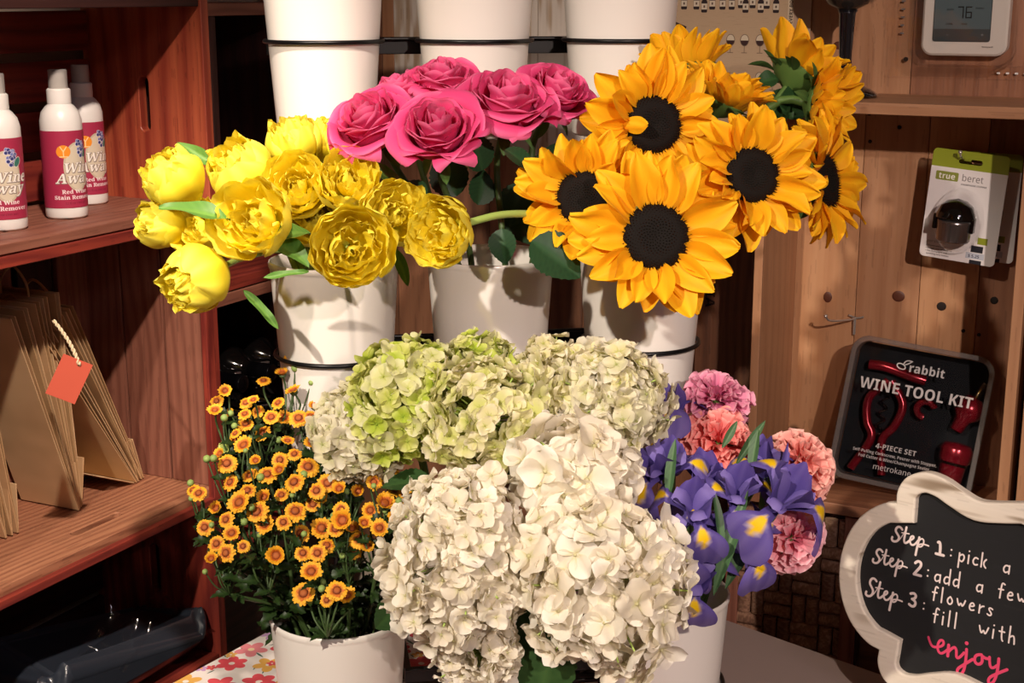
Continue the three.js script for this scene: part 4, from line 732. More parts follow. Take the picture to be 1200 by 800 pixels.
// add a piece of a flower head: headPos is relative to the thing's origin
function headPart(parent, name, geo, mat, headPos, hq, lp, lq, s = 1, label) {
  const m = part(parent, name, geo, mat, label);
  m.position.copy(lp).applyQuaternion(hq).add(headPos); m.quaternion.copy(hq).multiply(lq); m.scale.setScalar(s); return m;
}
// petal turned by angle a about the axis, moved out by r, tilted by t towards the axis (0 = flat, PI/2 = upright)
function ringPetal(parent, name, geo, mat, H, hq, a, r, t, z = 0, s = 1, twist = 0, label) {
  const qa = new THREE.Quaternion().setFromAxisAngle(ZAX, a), lp = V(0, r, z).applyQuaternion(qa), lq = qa.clone().multiply(Q3(t, twist, 0, 'XYZ'));
  return headPart(parent, name, geo, mat, H, hq, lp, lq, s, label);
}
// stem from the bucket to the back of the head
function stem(parent, headPos, dir, len, r, mat, via) {
  const back = headPos.clone().addScaledVector(dir, -0.004), pts = [V(0, 0, 0)];
  if (via) pts.push(via);
  pts.push(back.clone().addScaledVector(dir, -len), back);
  return part(parent, 'stem', tube(pts, r, 26, 8), mat);
}
function bucketSpot(tier, k, spread = 0.03, drop = 0.13) { const r = rimAt(tier, k), a = rnd() * 6.283, d = Math.sqrt(rnd()) * spread; return V(r.x + Math.cos(a) * d, r.y - drop, r.z + Math.sin(a) * d); }
// a point inside the mouth of the bucket on the way to the head
function mouth(tier, k, head, reach = 0.055, lift = 0.012) { const r = rimAt(tier, k), d = V(head.x - r.x, 0, head.z - r.z), l = Math.min(reach, d.length()); return V(r.x, r.y + lift, r.z).addScaledVector(d.normalize(), l); }
function flower(name, label, cat, group, tier, k, head, dir, { len = 0.04, r = 0.003, mat = STEM, spread = 0.03 } = {}) {
  const b = bucketSpot(tier, k, spread), t = thing(name, label, cat, b, 0, group), H = head.clone().sub(b);
  if (tier) stem(t, H, dir, len, r, mat, mouth(tier, k, head).sub(b));
  return { t, H, b };
}
// flat leaf shapes along +Y with the midrib folded
function leafGeo(L, W, { bend = 0.3, fold = 0.25, serr = 0, c0 = '#2f5a2a', c1 = '#4d7a3c', tip = 1, wave = 0.0, nu = 6, nv = 12 } = {}) {
  const a = lin(c0), b = lin(c1), ph = rnd() * 6;
  return sheet(nu, nv, (u, v) => {
    const w = W * Math.pow(Math.sin(Math.PI * Math.pow(v, 0.8 / tip)), 0.75) * (1 + serr * ((Math.abs(u) > 0.9) ? Math.sin(v * 60) * 0.5 : 0)) + W * 0.03 * (1 - v);
    return [u * w, v * L * (1 - 0.1 * bend * v), Math.abs(u) * w * fold - bend * L * v * v + Math.sin(v * 9 + ph) * wave * L * u];
  }, (u, v) => { const m = Math.abs(u) < 0.2 ? 0.9 : 0.25 + 0.3 * Math.abs(Math.sin(v * 24 + Math.abs(u) * 5)); return mix3(a, b, clamp(m, 0, 1)); });
}
function looseLeaf(parent, geo, mat, basePos, dir, up, name = 'leaf', label) {   // leaf along dir, its face turned towards up
  const y = dir.clone().normalize(), z = up.clone().addScaledVector(y, -up.dot(y)).normalize(), x = y.clone().cross(z);
  const m = part(parent, name, geo, mat, label); m.position.copy(basePos); m.quaternion.setFromRotationMatrix(new THREE.Matrix4().makeBasis(x, y, z)); return m;
}

// ───────────── sunflowers ─────────────
{
  seed(101);
  const y0 = lin('#f0a20a'), y1 = lin('#ffc81c'), y2 = lin('#d98508');
  const petals = []; for (let k = 0; k < 9; k++) {
    const bend = rr(-0.35, 0.45), cup = rr(0.15, 0.5), tw = rr(-0.5, 0.5), ph = rnd() * 6, wv = rr(0.4, 1), tipb = rr(-0.3, 0.6);
    petals.push(sheet(8, 12, (u, v) => {
      const w = 0.0165 * Math.pow(Math.sin(Math.PI * clamp(0.07 + v * 0.91, 0, 1) ** 0.9), 0.66) * (1 - 0.05 * v), a = tw * v;
      let x = u * w, z = u * u * w * cup * 1.6 + 0.0007 * Math.cos(u * 9.5) * Math.sin(v * 3.1) + 0.0034 * wv * Math.sin(v * 9 + ph + u * 2) * u * v + 0.0012 * wv * Math.sin(u * 6 + ph * 2) * v;
      const c = Math.cos(a), s = Math.sin(a); [x, z] = [x * c - z * s, x * s + z * c];
      return [x, v * 0.054 * (1 - 0.15 * bend * bend), z + bend * 0.03 * v * v - tipb * 0.012 * v ** 5];
    }, (u, v) => { const e = 0.5 + 0.5 * Math.cos(u * 19 + Math.sin(v * 5)); return mix3(mix3(y2, y0, sstep(v, 0, 0.28)), y1, clamp(0.25 + 0.6 * v * e + 0.2 * e, 0, 1)); }));
  }
  // seed disk: shallow dome covered with spiralling florets
  const cones = [], N = 420, R = 0.034, d0 = lin('#161210'), d1 = lin('#241207'), d2 = lin('#3a1c08');
  const paint = (g, c) => { const a = new Float32Array(g.attributes.position.count * 3); for (let i = 0; i < a.length; i += 3) a.set(c, i); g.setAttribute('color', new THREE.BufferAttribute(a, 3)); return g; };
  for (let i = 0; i < N; i++) {
    const f = Math.sqrt((i + 0.5) / N), a = i * 2.39996, rim = sstep(f, 0.62, 0.95), h = 0.0022 + 0.0048 * rim;
    const g = new THREE.ConeGeometry(0.0009 + 0.0002 * rim, h, 5, 1).toNonIndexed(); g.deleteAttribute('uv'); g.rotateX(Math.PI / 2); g.rotateX(-f * 0.55 * rim); g.translate(0, f * R, 0.008 - 0.010 * f ** 3 + h / 2 - 0.004 * Math.exp(-f * f * 10)); g.rotateZ(a);
    cones.push(paint(g, f < 0.45 ? mix3(d0, lin('#1e1a12'), rnd()) : mix3(d1, d2, rnd() * rim)));
  }
  const dome = lathe([[0, 0.0040], [0.010, 0.0062], [0.022, 0.0068], [0.030, 0.0035], [0.0345, -0.003], [0.03, -0.010], [0, -0.012]], 40).toNonIndexed(); dome.deleteAttribute('uv'); dome.rotateX(Math.PI / 2); paint(dome, d0);
  const disk = mergeGeometries([dome, ...cones.map((c) => c)]);
  const DISK = phys({ vertexColors: true, color: 0xffffff, roughness: 0.8, specularIntensity: 0.25 });
  const cup = lathe([[0.0035, -0.026], [0.012, -0.022], [0.028, -0.013], [0.037, -0.004], [0.036, -0.002], [0, -0.004]], 28); cup.rotateX(Math.PI / 2);
  const bract = [0, 1, 2].map(() => leafGeo(0.034, 0.0075, { bend: rr(0.1, 0.6), fold: 0.4, c0: '#2c4a25', c1: '#4c6b36', tip: 0.75, nu: 4, nv: 8 }));
  const bigleaf = [0, 1].map(() => leafGeo(0.085, 0.035, { bend: 0.35, fold: 0.25, c0: '#193419', c1: '#33552e', wave: 0.05, nv: 16 }));
  const sun = (label, px, py, d, dir, s, { rows = 2, n = 17, tilt = [0.25, 0.55], bracts = 12, droop = 0, cone = 0 } = {}) => {
    dir = facing(...dir); const head = at(px, py, d), { t, H } = flower('sunflower', label, 'sunflower', 'sunflowers in the middle bucket', 'm', 1, head, dir, { len: 0.05, r: 0.0055, mat: STEM });
    const hq = headTurn(dir, rnd() * 6);
    headPart(t, 'seed_disk', disk, DISK, H, hq, V(), Q3(0, 0, 0), s);
    headPart(t, 'calyx', cup, STEM, H, hq, V(), Q3(0, 0, 0), s);
    for (let r = 0; r < rows; r++) for (let i = 0; i < n; i++) {
      const a = (i + 0.5 * r + rr(-0.28, 0.28)) / n * Math.PI * 2;
      ringPetal(t, 'petal', petals[Math.floor(rnd() * 9)], PETAL, H, hq, a, (0.030 + 0.001 * r) * s, lerp(tilt[0], tilt[1], r ? 0 : 1) + rr(-0.36, 0.30) + cone, (-0.002 - 0.004 * r) * s, s * rr(0.78, 1.14), rr(-0.5, 0.5));
    }
    for (let i = 0; i < bracts; i++) ringPetal(t, 'bract', bract[i % 3], LEAFMAT, H, hq, i / bracts * 6.283 + rr(-0.2, 0.2), 0.028 * s, rr(-0.25, 0.25) + cone * 0.6, -0.011 * s, s * rr(0.8, 1.15));
    return { t, H, hq };
  };
  sun('open sunflower lowest in the bunch, facing forward above the white bucket', 769, 277, 1.555, [0.06, 0.06, 1], 1.08, { tilt: [0.1, 0.4] });
  sun('sunflower beside the pink roses with its dark disk turned half away', 683, 232, 1.60, [-0.32, 0.0, 1], 0.94, { tilt: [0.3, 0.75] });
  const SUN2 = sun('upper middle sunflower with one petal curling over its dark disk', 766, 146, 1.63, [0.16, -0.16, 1], 0.98, { tilt: [0.1, 0.45], n: 18 });
  { const q = SUN2, l = RGT.clone().multiplyScalar(-1).applyQuaternion(q.hq.clone().invert()); ringPetal(q.t, 'petal', petals[2], PETAL, q.H, q.hq, Math.atan2(-l.x, l.y), 0.036, 2.3, 0.004, 0.62); }
  sun('sunflower nearest the pine crate with swept back petals', 882, 205, 1.60, [0.26, 0.02, 1], 0.95, { tilt: [0.15, 0.55] });
  sun('sunflower seen from its side at the outer edge above the crate', 968, 212, 1.70, [0.82, 0.08, 0.56], 1.0, { tilt: [0.05, 0.35] });
  const s6 = sun('highest sunflower seen from behind with green bracts, beside the goblet', 934, 88, 1.80, [0.48, 0.62, -0.12], 0.92, { tilt: [0.25, 0.5], cone: 0.55, bracts: 14 });
  sun('drooping sunflower under the highest one with its petals hanging', 961, 124, 1.76, [0.75, -0.15, 0.40], 0.84, { tilt: [0.5, 0.8], cone: 0.3, bracts: 12 });
  sun('small sunflower turned away behind the upper middle one, below the wine poster', 806, 80, 1.78, [-0.1, 0.8, -0.1], 0.80, { tilt: [0.4, 0.7], cone: 0.5 });
  sun('sunflower turned upward between the upper middle bloom and the poster', 846, 118, 1.72, [0.35, 0.75, 0.15], 0.82, { tilt: [0.35, 0.6], cone: 0.45 });
  // leaves on the stems
  const lf = (parent, px, py, d, dir, up, g, s) => { const m = looseLeaf(parent, g, LEAFMAT, at(px, py, d).sub(parent.position), facing(...dir), facing(...up)); m.scale.setScalar(s); };
  lf(s6.t, 903, 150, 1.80, [0.15, 1, 0.2], [-0.5, 0.1, 1], bigleaf[0], 0.62); lf(s6.t, 925, 140, 1.79, [0.3, 0.9, 0.1], [0.3, 0, 1], bigleaf[1], 0.6); lf(s6.t, 912, 92, 1.79, [-1, -0.1, 0.2], [0, 0.6, 1], bigleaf[0], 0.36);
}

// ───────────── pink roses ─────────────
{
  seed(113);
  const p0 = lin('#bc1554'), p1 = lin('#e2437e'), p2 = lin('#f280ac'), or = lin('#ee4a3a');
  // one petal: opening radius R, height Hh, flare and rim roll, half angle ha
  const rosePetal = (R, Hh, ha, flare, roll, tint = 0) => {
    const ph = rnd() * 6, pt = rr(0.2, 1), sk = rr(-0.15, 0.15), wob = rr(0.5, 1);
    return sheet(14, 12, (u, v) => {
      const sw = Math.pow(Math.sin(Math.PI * (0.12 + 0.62 * v)), 0.6), a = u * ha * sw + sk * v, edge = 1 - 0.20 * Math.pow(Math.abs(u), 2.4) * v + 0.07 * pt * Math.exp(-u * u * 14) * v;
      const b = clamp(v * 1.7, 0, 1), r0 = R * (0.25 + 0.75 * Math.sin(b * Math.PI / 2)) + flare * v * v;
      const rv = Math.max(0, v - 0.70) / 0.30, rl = roll * (0.7 + 0.5 * wob * Math.sin(u * 2.4 + ph));
      const rad = r0 + rl * Math.sin(rv * 2.2) + 0.0013 * Math.sin(u * 7 + ph) * v * v, z = Hh * v * edge - rl * 0.95 * (1 - Math.cos(rv * 2.2));
      return [Math.sin(a) * rad, Math.cos(a) * rad, z];
    }, (u, v) => mix3(mix3(mix3(p0, p1, sstep(v, 0.1, 0.75)), p2, sstep(v, 0.78, 1) * 0.75), or, tint * (1 - sstep(v, 0.2, 0.85))));
  };
  const core = [[0.006, 0.050, 2.4], [0.009, 0.051, 2.0], [0.0125, 0.051, 1.7]].map(([R, h, a]) => rosePetal(R, h, a, -0.001, 0.0012));
  const inner = [0, 1].map(() => rosePetal(0.0175, 0.051, 1.25, 0.001, 0.003)), mid = [0, 1, 2].map(() => rosePetal(0.024, 0.050, 1.05, 0.003, 0.006)), out1 = [0, 1, 2].map(() => rosePetal(0.0305, 0.049, 1.02, 0.006, 0.010)), out2 = [0, 1, 2].map(() => rosePetal(0.0345, 0.047, 0.98, 0.010, 0.0125, 0.25));
  const hot = [0, 1].map(() => rosePetal(0.0335, 0.045, 0.96, 0.009, 0.011, 0.9));
  const sepal = leafGeo(0.03, 0.006, { bend: 0.5, fold: 0.3, c0: '#3c5f2c', c1: '#5c7f42', tip: 0.7, nu: 4, nv: 8 });
  const hip = lathe([[0, -0.012], [0.004, -0.012], [0.0085, -0.006], [0.011, 0.003], [0, 0.005]], 20); hip.rotateX(Math.PI / 2);
  const rleaf = [0, 1, 2].map(() => leafGeo(0.055, 0.022, { bend: 0.2, fold: 0.2, serr: 0.12, c0: '#16301c', c1: '#2e5030', nv: 22, nu: 8 }));
  const rose = (label, px, py, d, dir, s, o2 = 5, warm = 0) => {
    dir = facing(...dir); const top = at(px, py, d), head = top.clone().addScaledVector(dir, -0.032 * s), { t, H } = flower('rose', label, 'rose', 'pink roses in the middle bucket', 'm', 0, head, dir, { len: 0.05, r: 0.0038, mat: DARKSTEM });
    const hq = headTurn(dir, rnd() * 6), ring = (list, n, z, off, tj) => { for (let i = 0; i < n; i++) ringPetal(t, 'petal', list[(i + Math.floor(rnd() * 3)) % list.length], PETAL, H, hq, (i + off) / n * 6.283 + rr(-0.15, 0.15), 0, rr(-tj, tj), z * s, s * rr(0.95, 1.05)); };
    core.forEach((g, i) => { ringPetal(t, 'petal', g, PETAL, H, hq, i * 2.4, 0, 0, 0.002 * s, s); ringPetal(t, 'petal', g, PETAL, H, hq, i * 2.4 + 3.0, 0, 0, 0.0022 * s, s * 1.04); });
    ring(inner, 3, 0.001, 0.2, 0.05); ring(inner, 3, 0.0, 0.7, 0.06); ring(mid, 4, -0.001, 0.4, 0.08); ring(mid, 4, -0.003, 0.9, 0.1); ring(warm > 0 ? [out1[0], hot[0], out1[1]] : out1, 5, -0.004, 0.1, 0.12); if (o2) ring(warm ? [out2[0], hot[1], out2[2]] : out2, o2, -0.005, 0.6, 0.14);
    headPart(t, 'hip', hip, DARKSTEM, H, hq, V(), Q3(0, 0, 0), s);
    for (let i = 0; i < 5; i++) ringPetal(t, 'sepal', sepal, LEAFMAT, H, hq, i * 1.2566, 0.006 * s, rr(-0.7, 0.1), -0.001, s);
    return { t, H };
  };
  const r1 = rose('front pink rose with a clear spiral, lowest in the middle of the bunch', 514, 148, 1.60, [0.0, 0.58, 0.80], 1.12, 5);
  const r2 = rose('pink rose with orange tinged outer petals, next to the yellow tulips', 430, 138, 1.64, [-0.36, 0.62, 0.68], 1.10, 5, 1);
  const r3 = rose('pink rose at the back, topmost between two white buckets', 518, 90, 1.73, [0.0, 0.85, 0.5], 0.98, 5);
  const r4 = rose('large pink rose with pointed petals beside the front spiral one', 597, 114, 1.66, [0.16, 0.72, 0.64], 1.18, 5);
  const r5 = rose('pink rose touching the sunflowers, with ragged upright petals', 656, 104, 1.71, [0.36, 0.7, 0.6], 1.0, 5);
  rose('pink rose half hidden at the back above the orange tinged one', 466, 108, 1.72, [-0.25, 0.85, 0.45], 0.92, 4);
  const lf = (r, px, py, d, dir, up, k, s = 1) => looseLeaf(r.t, rleaf[k], LEAFMAT, at(px, py, d).sub(r.t.position), facing(...dir), facing(...up)).scale.setScalar(s);
  lf(r1, 588, 268, 1.60, [0.05, -1, 0.1], [-0.3, 0.2, 1], 0, 0.72); lf(r4, 623, 282, 1.585, [0.85, -0.55, 0.15], [0, 0.5, 1], 1, 1.22); lf(r1, 565, 200, 1.68, [-0.1, 0.5, 0.3], [0.6, 0, 1], 2, 0.9); lf(r4, 560, 240, 1.72, [0.2, 0.8, 0], [0.5, 0, 1], 0, 0.8); lf(r4, 592, 175, 1.62, [0.9, -0.55, 0.2], [0.2, 0.8, 0.6], 2, 0.75);
  lf(r2, 470, 215, 1.70, [0.4, -0.3, 0.5], [0, 0.7, 0.6], 1, 0.9); lf(r5, 640, 225, 1.74, [0.1, 0.9, 0.1], [-0.4, 0.1, 1], 1, 1.1); lf(r5, 610, 215, 1.75, [-0.2, -0.9, 0.1], [0.2, 0.1, 1], 2, 1.0); lf(r3, 535, 230, 1.76, [-0.3, 0.8, 0], [-0.2, 0.2, 1], 2, 1.1); lf(r3, 600, 240, 1.77, [0.3, -0.6, 0.2], [-0.2, 0.2, 1], 0, 1.0);
}

// ───────────── double yellow tulips ─────────────
{
  seed(127);
  const c0 = lin('#fbe01e'), c1 = lin('#ffee34'), c2 = lin('#fff56a'), cg = lin('#d6dc48');
  const tulPetal = (R, Hh, ha, close, ruff, out = 0) => {
    const ph = rnd() * 6, n1 = rr(0.6, 1.2), sk = rr(-0.12, 0.12), nt = rr(0, 1);
    return sheet(12, 12, (u, v) => {
      const sw = Math.pow(Math.sin(Math.PI * (0.10 + 0.70 * v)), 0.62), a = u * ha * sw + sk * v, top = 1 - 0.22 * Math.pow(Math.abs(u), 2.2) * v - 0.06 * nt * Math.exp(-u * u * 20) * v;
      const rad = R * Math.pow(Math.sin(Math.min(1, 0.12 + v * 1.15) * Math.PI * 0.5), 0.8) * (1 - close * v ** 3) + out * v * v + ruff * v ** 2.2 * (Math.sin(u * 6 * n1 + ph) * 0.6 + Math.sin(u * 13 + ph * 2) * 0.35 + 0.25 * Math.sin(v * 9 + ph)) + R * 0.04 * Math.cos(u * 9) * v;
      return [Math.sin(a) * rad, Math.cos(a) * rad, Hh * v * top + ruff * 0.4 * v ** 3 * Math.sin(u * 7 + ph)];
    }, (u, v) => { const e = 0.5 + 0.5 * Math.cos(u * 12 + Math.sin(v * 4 + ph)); return mix3(mix3(cg, mix3(c0, c1, 0.4 + 0.6 * e), sstep(v, 0.0, 0.22)), c2, sstep(v, 0.45, 1) * (0.4 + 0.4 * e)); });
  };
  const set = (close, out) => { const b = close > 0.3; return { o: [0, 1, 2].map(() => tulPetal(0.036, 0.058, b ? 1.25 : 1.08, close, 0.0014, out)), o2: [0, 1, 2].map(() => tulPetal(0.032, 0.060, b ? 1.15 : 0.98, close * 0.9, 0.0026, out * 0.7)), m: [0, 1, 2].map(() => tulPetal(0.025, b ? 0.062 : 0.056, 1.0, close * 0.7, 0.0034, out * 0.4)), i: [0, 1, 2].map(() => tulPetal(0.0165, b ? 0.061 : 0.052, 1.2, close * 0.4, 0.004, 0)), c: [0, 1].map(() => tulPetal(0.009, b ? 0.059 : 0.050, 1.5, 0, 0.0035, 0)) }; };
  const BUD = set(0.36, 0), OPEN = set(0.12, 0.006);
  const tleaf = (L, W, b) => leafGeo(L, W, { bend: b, fold: 0.45, c0: '#3f6e2a', c1: '#6f9a44', tip: 0.8, wave: 0.03, nv: 16 });
  const tulip = (label, px, py, d, dir, s, open, k = -1) => {
    dir = facing(...dir); const centre = at(px, py, d), head = centre.clone().addScaledVector(dir, -0.030 * s), { t, H } = flower('tulip', label, 'tulip', 'double yellow tulips', 'm', -1, head, dir, { len: 0.03, r: 0.0036, mat: PALESTEM });
    const hq = headTurn(dir, rnd() * 6), S = open ? OPEN : BUD, ring = (list, n, z, off, tj) => { for (let i = 0; i < n; i++) ringPetal(t, 'petal', list[Math.floor(rnd() * list.length)], PETAL, H, hq, (i + off) / n * 6.283 + rr(-0.2, 0.2), 0, rr(-tj, tj), z * s, s * rr(0.93, 1.06)); };
    ring(S.o, open ? 5 : 4, 0, 0, 0.11); ring(S.o2, open ? 5 : 4, 0.001, 0.5, 0.11); ring(S.m, 6, 0.001, 0.2, 0.20); ring(S.i, 6, 0.001, 0.6, 0.26); ring(S.c, 4, 0.002, 0.1, 0.25);
    return { t, H };
  };
  const a = tulip('yellow tulip at the outer end, pointing up and away from the buckets', 206, 212, 1.65, [-0.45, 0.55, 0.55], 1.12, false);
  tulip('yellow tulip partly hidden behind the outermost upright one', 192, 262, 1.68, [-0.75, 0.1, 0.5], 0.92, false);
  tulip('tall oval yellow tulip beside the red crate corner, leaning outward', 283, 203, 1.67, [-0.35, 0.55, 0.65], 1.14, false);
  tulip('topmost yellow tulip, overlapping the white top bucket', 344, 170, 1.72, [-0.1, 0.75, 0.5], 0.98, false);
  tulip('yellow tulip tucked between the topmost one and the pink roses', 384, 168, 1.75, [0.3, 0.8, 0.35], 0.86, false);
  tulip('yellow tulip facing forward, below the topmost one', 349, 221, 1.64, [0.0, 0.2, 1], 0.94, true);
  tulip('round yellow tulip with tight ruffles above the tulip bucket rim', 303, 260, 1.58, [-0.25, 0.15, 1], 1.12, true);
  tulip('small yellow tulip behind the pale green blade leaf', 240, 272, 1.68, [-0.4, 0.2, 0.8], 0.86, true);
  const h = tulip('lowest yellow tulip hanging down in front of the red crate', 233, 325, 1.58, [-0.55, -0.35, 0.75], 1.16, false);
  tulip('yellow tulip touching the orange tinged rose, half open', 409, 214, 1.63, [0.15, 0.35, 0.9], 1.0, true);
  tulip('widest open yellow tulip, hanging over the rim of its bucket', 410, 291, 1.53, [0.12, -0.05, 1], 1.16, true);
  tulip('yellow tulip between the widest open one and the single one by the roses', 461, 254, 1.59, [0.3, 0.1, 0.95], 1.02, true);
  const z = tulip('single yellow tulip lying under the roses on a long green stem', 521, 273, 1.53, [-0.35, -0.1, 1], 0.97, true);
  tulip('yellow tulip filling the middle of the bunch, mostly covered', 372, 258, 1.67, [0.0, 0.3, 0.9], 0.95, true);
  const lf = (r, px, py, d, dir, up, L, W, b, label) => looseLeaf(r.t, tleaf(L, W, b), LEAFMAT, at(px, py, d).sub(r.t.position), facing(...dir), facing(...up), 'leaf', label);
  lf(a, 270, 258, 1.56, [-1, 0.26, 0.1], [0.1, 0.8, 0.6], 0.078, 0.014, 0.1, 'pale green blade leaf'); lf(a, 262, 200, 1.68, [-0.85, 0.55, 0], [0.2, 0.2, 1], 0.066, 0.008, 0.1); lf(h, 285, 340, 1.60, [0.7, -0.7, 0], [0.5, 0.3, 0.8], 0.058, 0.006, 0.1);
  lf(a, 255, 235, 1.70, [0.2, -0.9, 0], [0.2, 0.2, 1], 0.05, 0.012, 0.1); lf(h, 362, 318, 1.56, [-1, -0.12, 0.15], [0, 0.5, 0.8], 0.05, 0.0045, 0.05); lf(h, 322, 285, 1.60, [0.6, -0.2, 0.4], [0, 0.8, 0.6], 0.05, 0.014, 0.35); lf(z, 462, 290, 1.62, [0.35, -0.9, 0.1], [0.2, 0.2, 1], 0.046, 0.007, 0.1); lf(z, 365, 275, 1.60, [-0.5, 0.1, 0.5], [0, 0.8, 0.6], 0.05, 0.015, 0.4); lf(z, 472, 220, 1.66, [-0.7, 0.5, 0.2], [0, 0.6, 0.8], 0.05, 0.010, 0.1);
  // the long stem of the single tulip runs on behind it under the roses
  part(z.t, 'stem', tube([at(545, 262, 1.57), at(585, 252, 1.60), at(625, 251, 1.64), at(655, 258, 1.69)].map((p) => p.sub(z.t.position)), 0.0042, 24, 10), PALESTEM, 'thick pale stem');
}

// ───────────── hydrangeas ─────────────
{
  seed(211);
  // floret: four rounded petals, cupped and slightly folded, with a bead in the centre
  const floret = (r, cupv, base, tip, eye, droop = 0) => {
    const A = lin(base), B = lin(tip), E = lin(eye), gs = [];
    for (let k = 0; k < 4; k++) {
      const ph = rnd() * 6, s = rr(0.85, 1.12), c = cupv + rr(-0.5, 0.6), fold = rr(-0.1, 0.5), wav = rr(0.05, 0.16), broad = rr(0.9, 1.15);
      const g = sheet(6, 6, (u, v) => {
        const w = r * 0.60 * broad * Math.pow(Math.sin(Math.PI * (0.05 + 0.83 * Math.pow(v, 0.85))), 0.62), x = u * w, y = r * s * (0.05 + v * (1 - 0.13 * u * u));
        return [x, y, r * (c * 0.55 * v * v - droop * v ** 3) + fold * Math.abs(x) + wav * r * Math.sin(u * 3 + v * 4 + ph) * v];
      }, (u, v) => mix3(mix3(E, A, sstep(v, 0.0, 0.22)), B, sstep(v, 0.3, 1)));
      g.rotateZ(k * Math.PI / 2 + rr(-0.12, 0.12)); gs.push(g);
    }
    const b = new THREE.SphereGeometry(r * 0.09, 7, 5); const ca = new Float32Array(b.attributes.position.count * 3); for (let i = 0; i < ca.length; i += 3) ca.set(E, i); b.setAttribute('color', new THREE.BufferAttribute(ca, 3)); b.translate(0, 0, r * 0.04); gs.push(b);
    return mergeGeometries(gs);
  };
  const HYD = petalMat({ color: 0xffffff, transmission: 0.38, roughness: 0.75 });
  const hleaf = [0, 1].map(() => leafGeo(0.13, 0.045, { bend: 0.25, fold: 0.25, serr: 0.10, c0: '#223d1e', c1: '#3c5a2e', nv: 26, nu: 8 }));
  const lobes = (list, p) => { let f = 0; for (const [x, y, z, r] of list) f += Math.exp(-((p.x - x) ** 2 + (p.y - y) ** 2 + (p.z - z) ** 2) / (2 * r * r)); return f; };
  // head: ellipsoid (semi-axes in the camera's right / up / towards), knobbly, florets on its surface
  const hydrangea = (label, px, py, d, [a, b, c], colors, { n = 150, r = 0.013, dir = [0, 0.5, 0.9], cup = 0.35, jit = 0.6, tier = 'l', knob = 0.2, roll = 0, spread = 0.45 } = {}) => {
    const head = at(px, py, d), D = facing(...dir), { t, H } = flower('hydrangea', label, 'hydrangea', 'white and green hydrangeas', tier, 0, head, D, { len: 0.03, r: 0.0045, mat: STEM, spread: 0.045 });
    const variants = colors.flatMap(([A, B, E]) => [floret(r, cup, A, B, E), floret(r * 1.1, cup * 0.4, A, B, E, 0.1), floret(r * 0.92, cup * 1.5, A, B, E)]);
    const toCam = EYE.clone().sub(head).normalize(), cr = Math.cos(roll), sr = Math.sin(roll), sd = rnd() * 50;
    const under = [];
    for (let i = 0; i < n; i++) {
      const zz = 1 - 2 * (i + 0.5) / n, ph = i * 2.39996 + rr(-0.2, 0.2), q = Math.sqrt(1 - zz * zz);
      let ex = q * Math.cos(ph), ey = zz, ez = q * Math.sin(ph); [ex, ey] = [ex * cr - ey * sr, ex * sr + ey * cr];
      const k = 1 + knob * (vnoise(ex * 2 + sd, ey * 2 + ez * 2 + sd, 5) - 0.5) * 2 + rr(-0.09, 0.07);
      let lx = q * Math.cos(ph) * a * k, ly = zz * b * k, lz = q * Math.sin(ph) * c * k; [lx, ly] = [lx * cr - ly * sr, lx * sr + ly * cr];
      const off = V().addScaledVector(RGT, lx).addScaledVector(CUP, ly).addScaledVector(FWD, -lz);
      const nrm = V().addScaledVector(RGT, ex / a).addScaledVector(CUP, ey / b).addScaledVector(FWD, -ez / c).normalize();
      if (nrm.dot(toCam) < -0.40) continue;
      nrm.add(V(rr(-jit, jit), rr(-jit, jit) , rr(-jit, jit))).normalize();
      const sc = rr(0.82, 1.18), hq = headTurn(nrm, rnd() * 6);
      const m = part(t, 'floret', variants[Math.floor(rnd() * variants.length)], HYD); m.position.copy(H).add(off); m.quaternion.copy(hq); m.scale.setScalar(sc);
      under.push([H.clone().add(off), nrm]);
    }
    // short green flower stalks and a second, deeper layer of florets that fills the gaps
    const deep = new THREE.InstancedMesh(variants[0], HYD, under.length); deep.name = 'inner_florets'; deep.userData.kind = 'stuff'; const M4 = new THREE.Matrix4();
    under.forEach(([p, nn], i) => { const q = H.clone().lerp(p, 0.80).add(V(rr(-0.006, 0.006), rr(-0.006, 0.006), rr(-0.006, 0.006))); M4.compose(q, headTurn(nn, rnd() * 6), V(1, 1, 1).multiplyScalar(rr(0.9, 1.2))); deep.setMatrixAt(i, M4); });
    t.add(deep);
    const st = under.filter((_, i) => i % 2 === 0).map(([p]) => tube([H.clone(), H.clone().lerp(p, 0.5), p], 0.0011, 3, 5)); const sm = part(t, 'flower_stalks', mergeGeometries(st), PALESTEM); sm.userData.kind = 'stuff';
    return { t, H };
  };
  const CREAM = [['#e6e0c4', '#efe9d6', '#c3c38a'], ['#ddd9b0', '#eae4c8', '#b6bb78']], LIME = [['#cbd068', '#e0e096', '#a9b843'], ['#b6c83e', '#d2dc74', '#98b232'], ['#dcdc9c', '#e8e6b8', '#b8c05c']];
  const PALE = [['#dcdb96', '#e8e3b8', '#b3b858'], ['#e2dca8', '#eee6c8', '#bfc06a'], ['#d0d27c', '#e0dca4', '#acb44e']], WHITE = [['#f0e8d4', '#f7f1e2', '#d6d0a0'], ['#ece2cc', '#f4ecda', '#d0ca98'], ['#f4eddd', '#faf5ea', '#dcd6aa']];
  hydrangea('cream hydrangea behind the orange mums, at the side of the lime one', 421, 508, 1.60, [0.052, 0.050, 0.045], CREAM, { n: 120, r: 0.0125, dir: [-0.4, 0.5, 0.7] });
  hydrangea('lime green hydrangea, the greenest head of the back row', 478, 470, 1.57, [0.062, 0.062, 0.052], LIME, { n: 175, r: 0.0125, dir: [-0.1, 0.6, 0.8] });
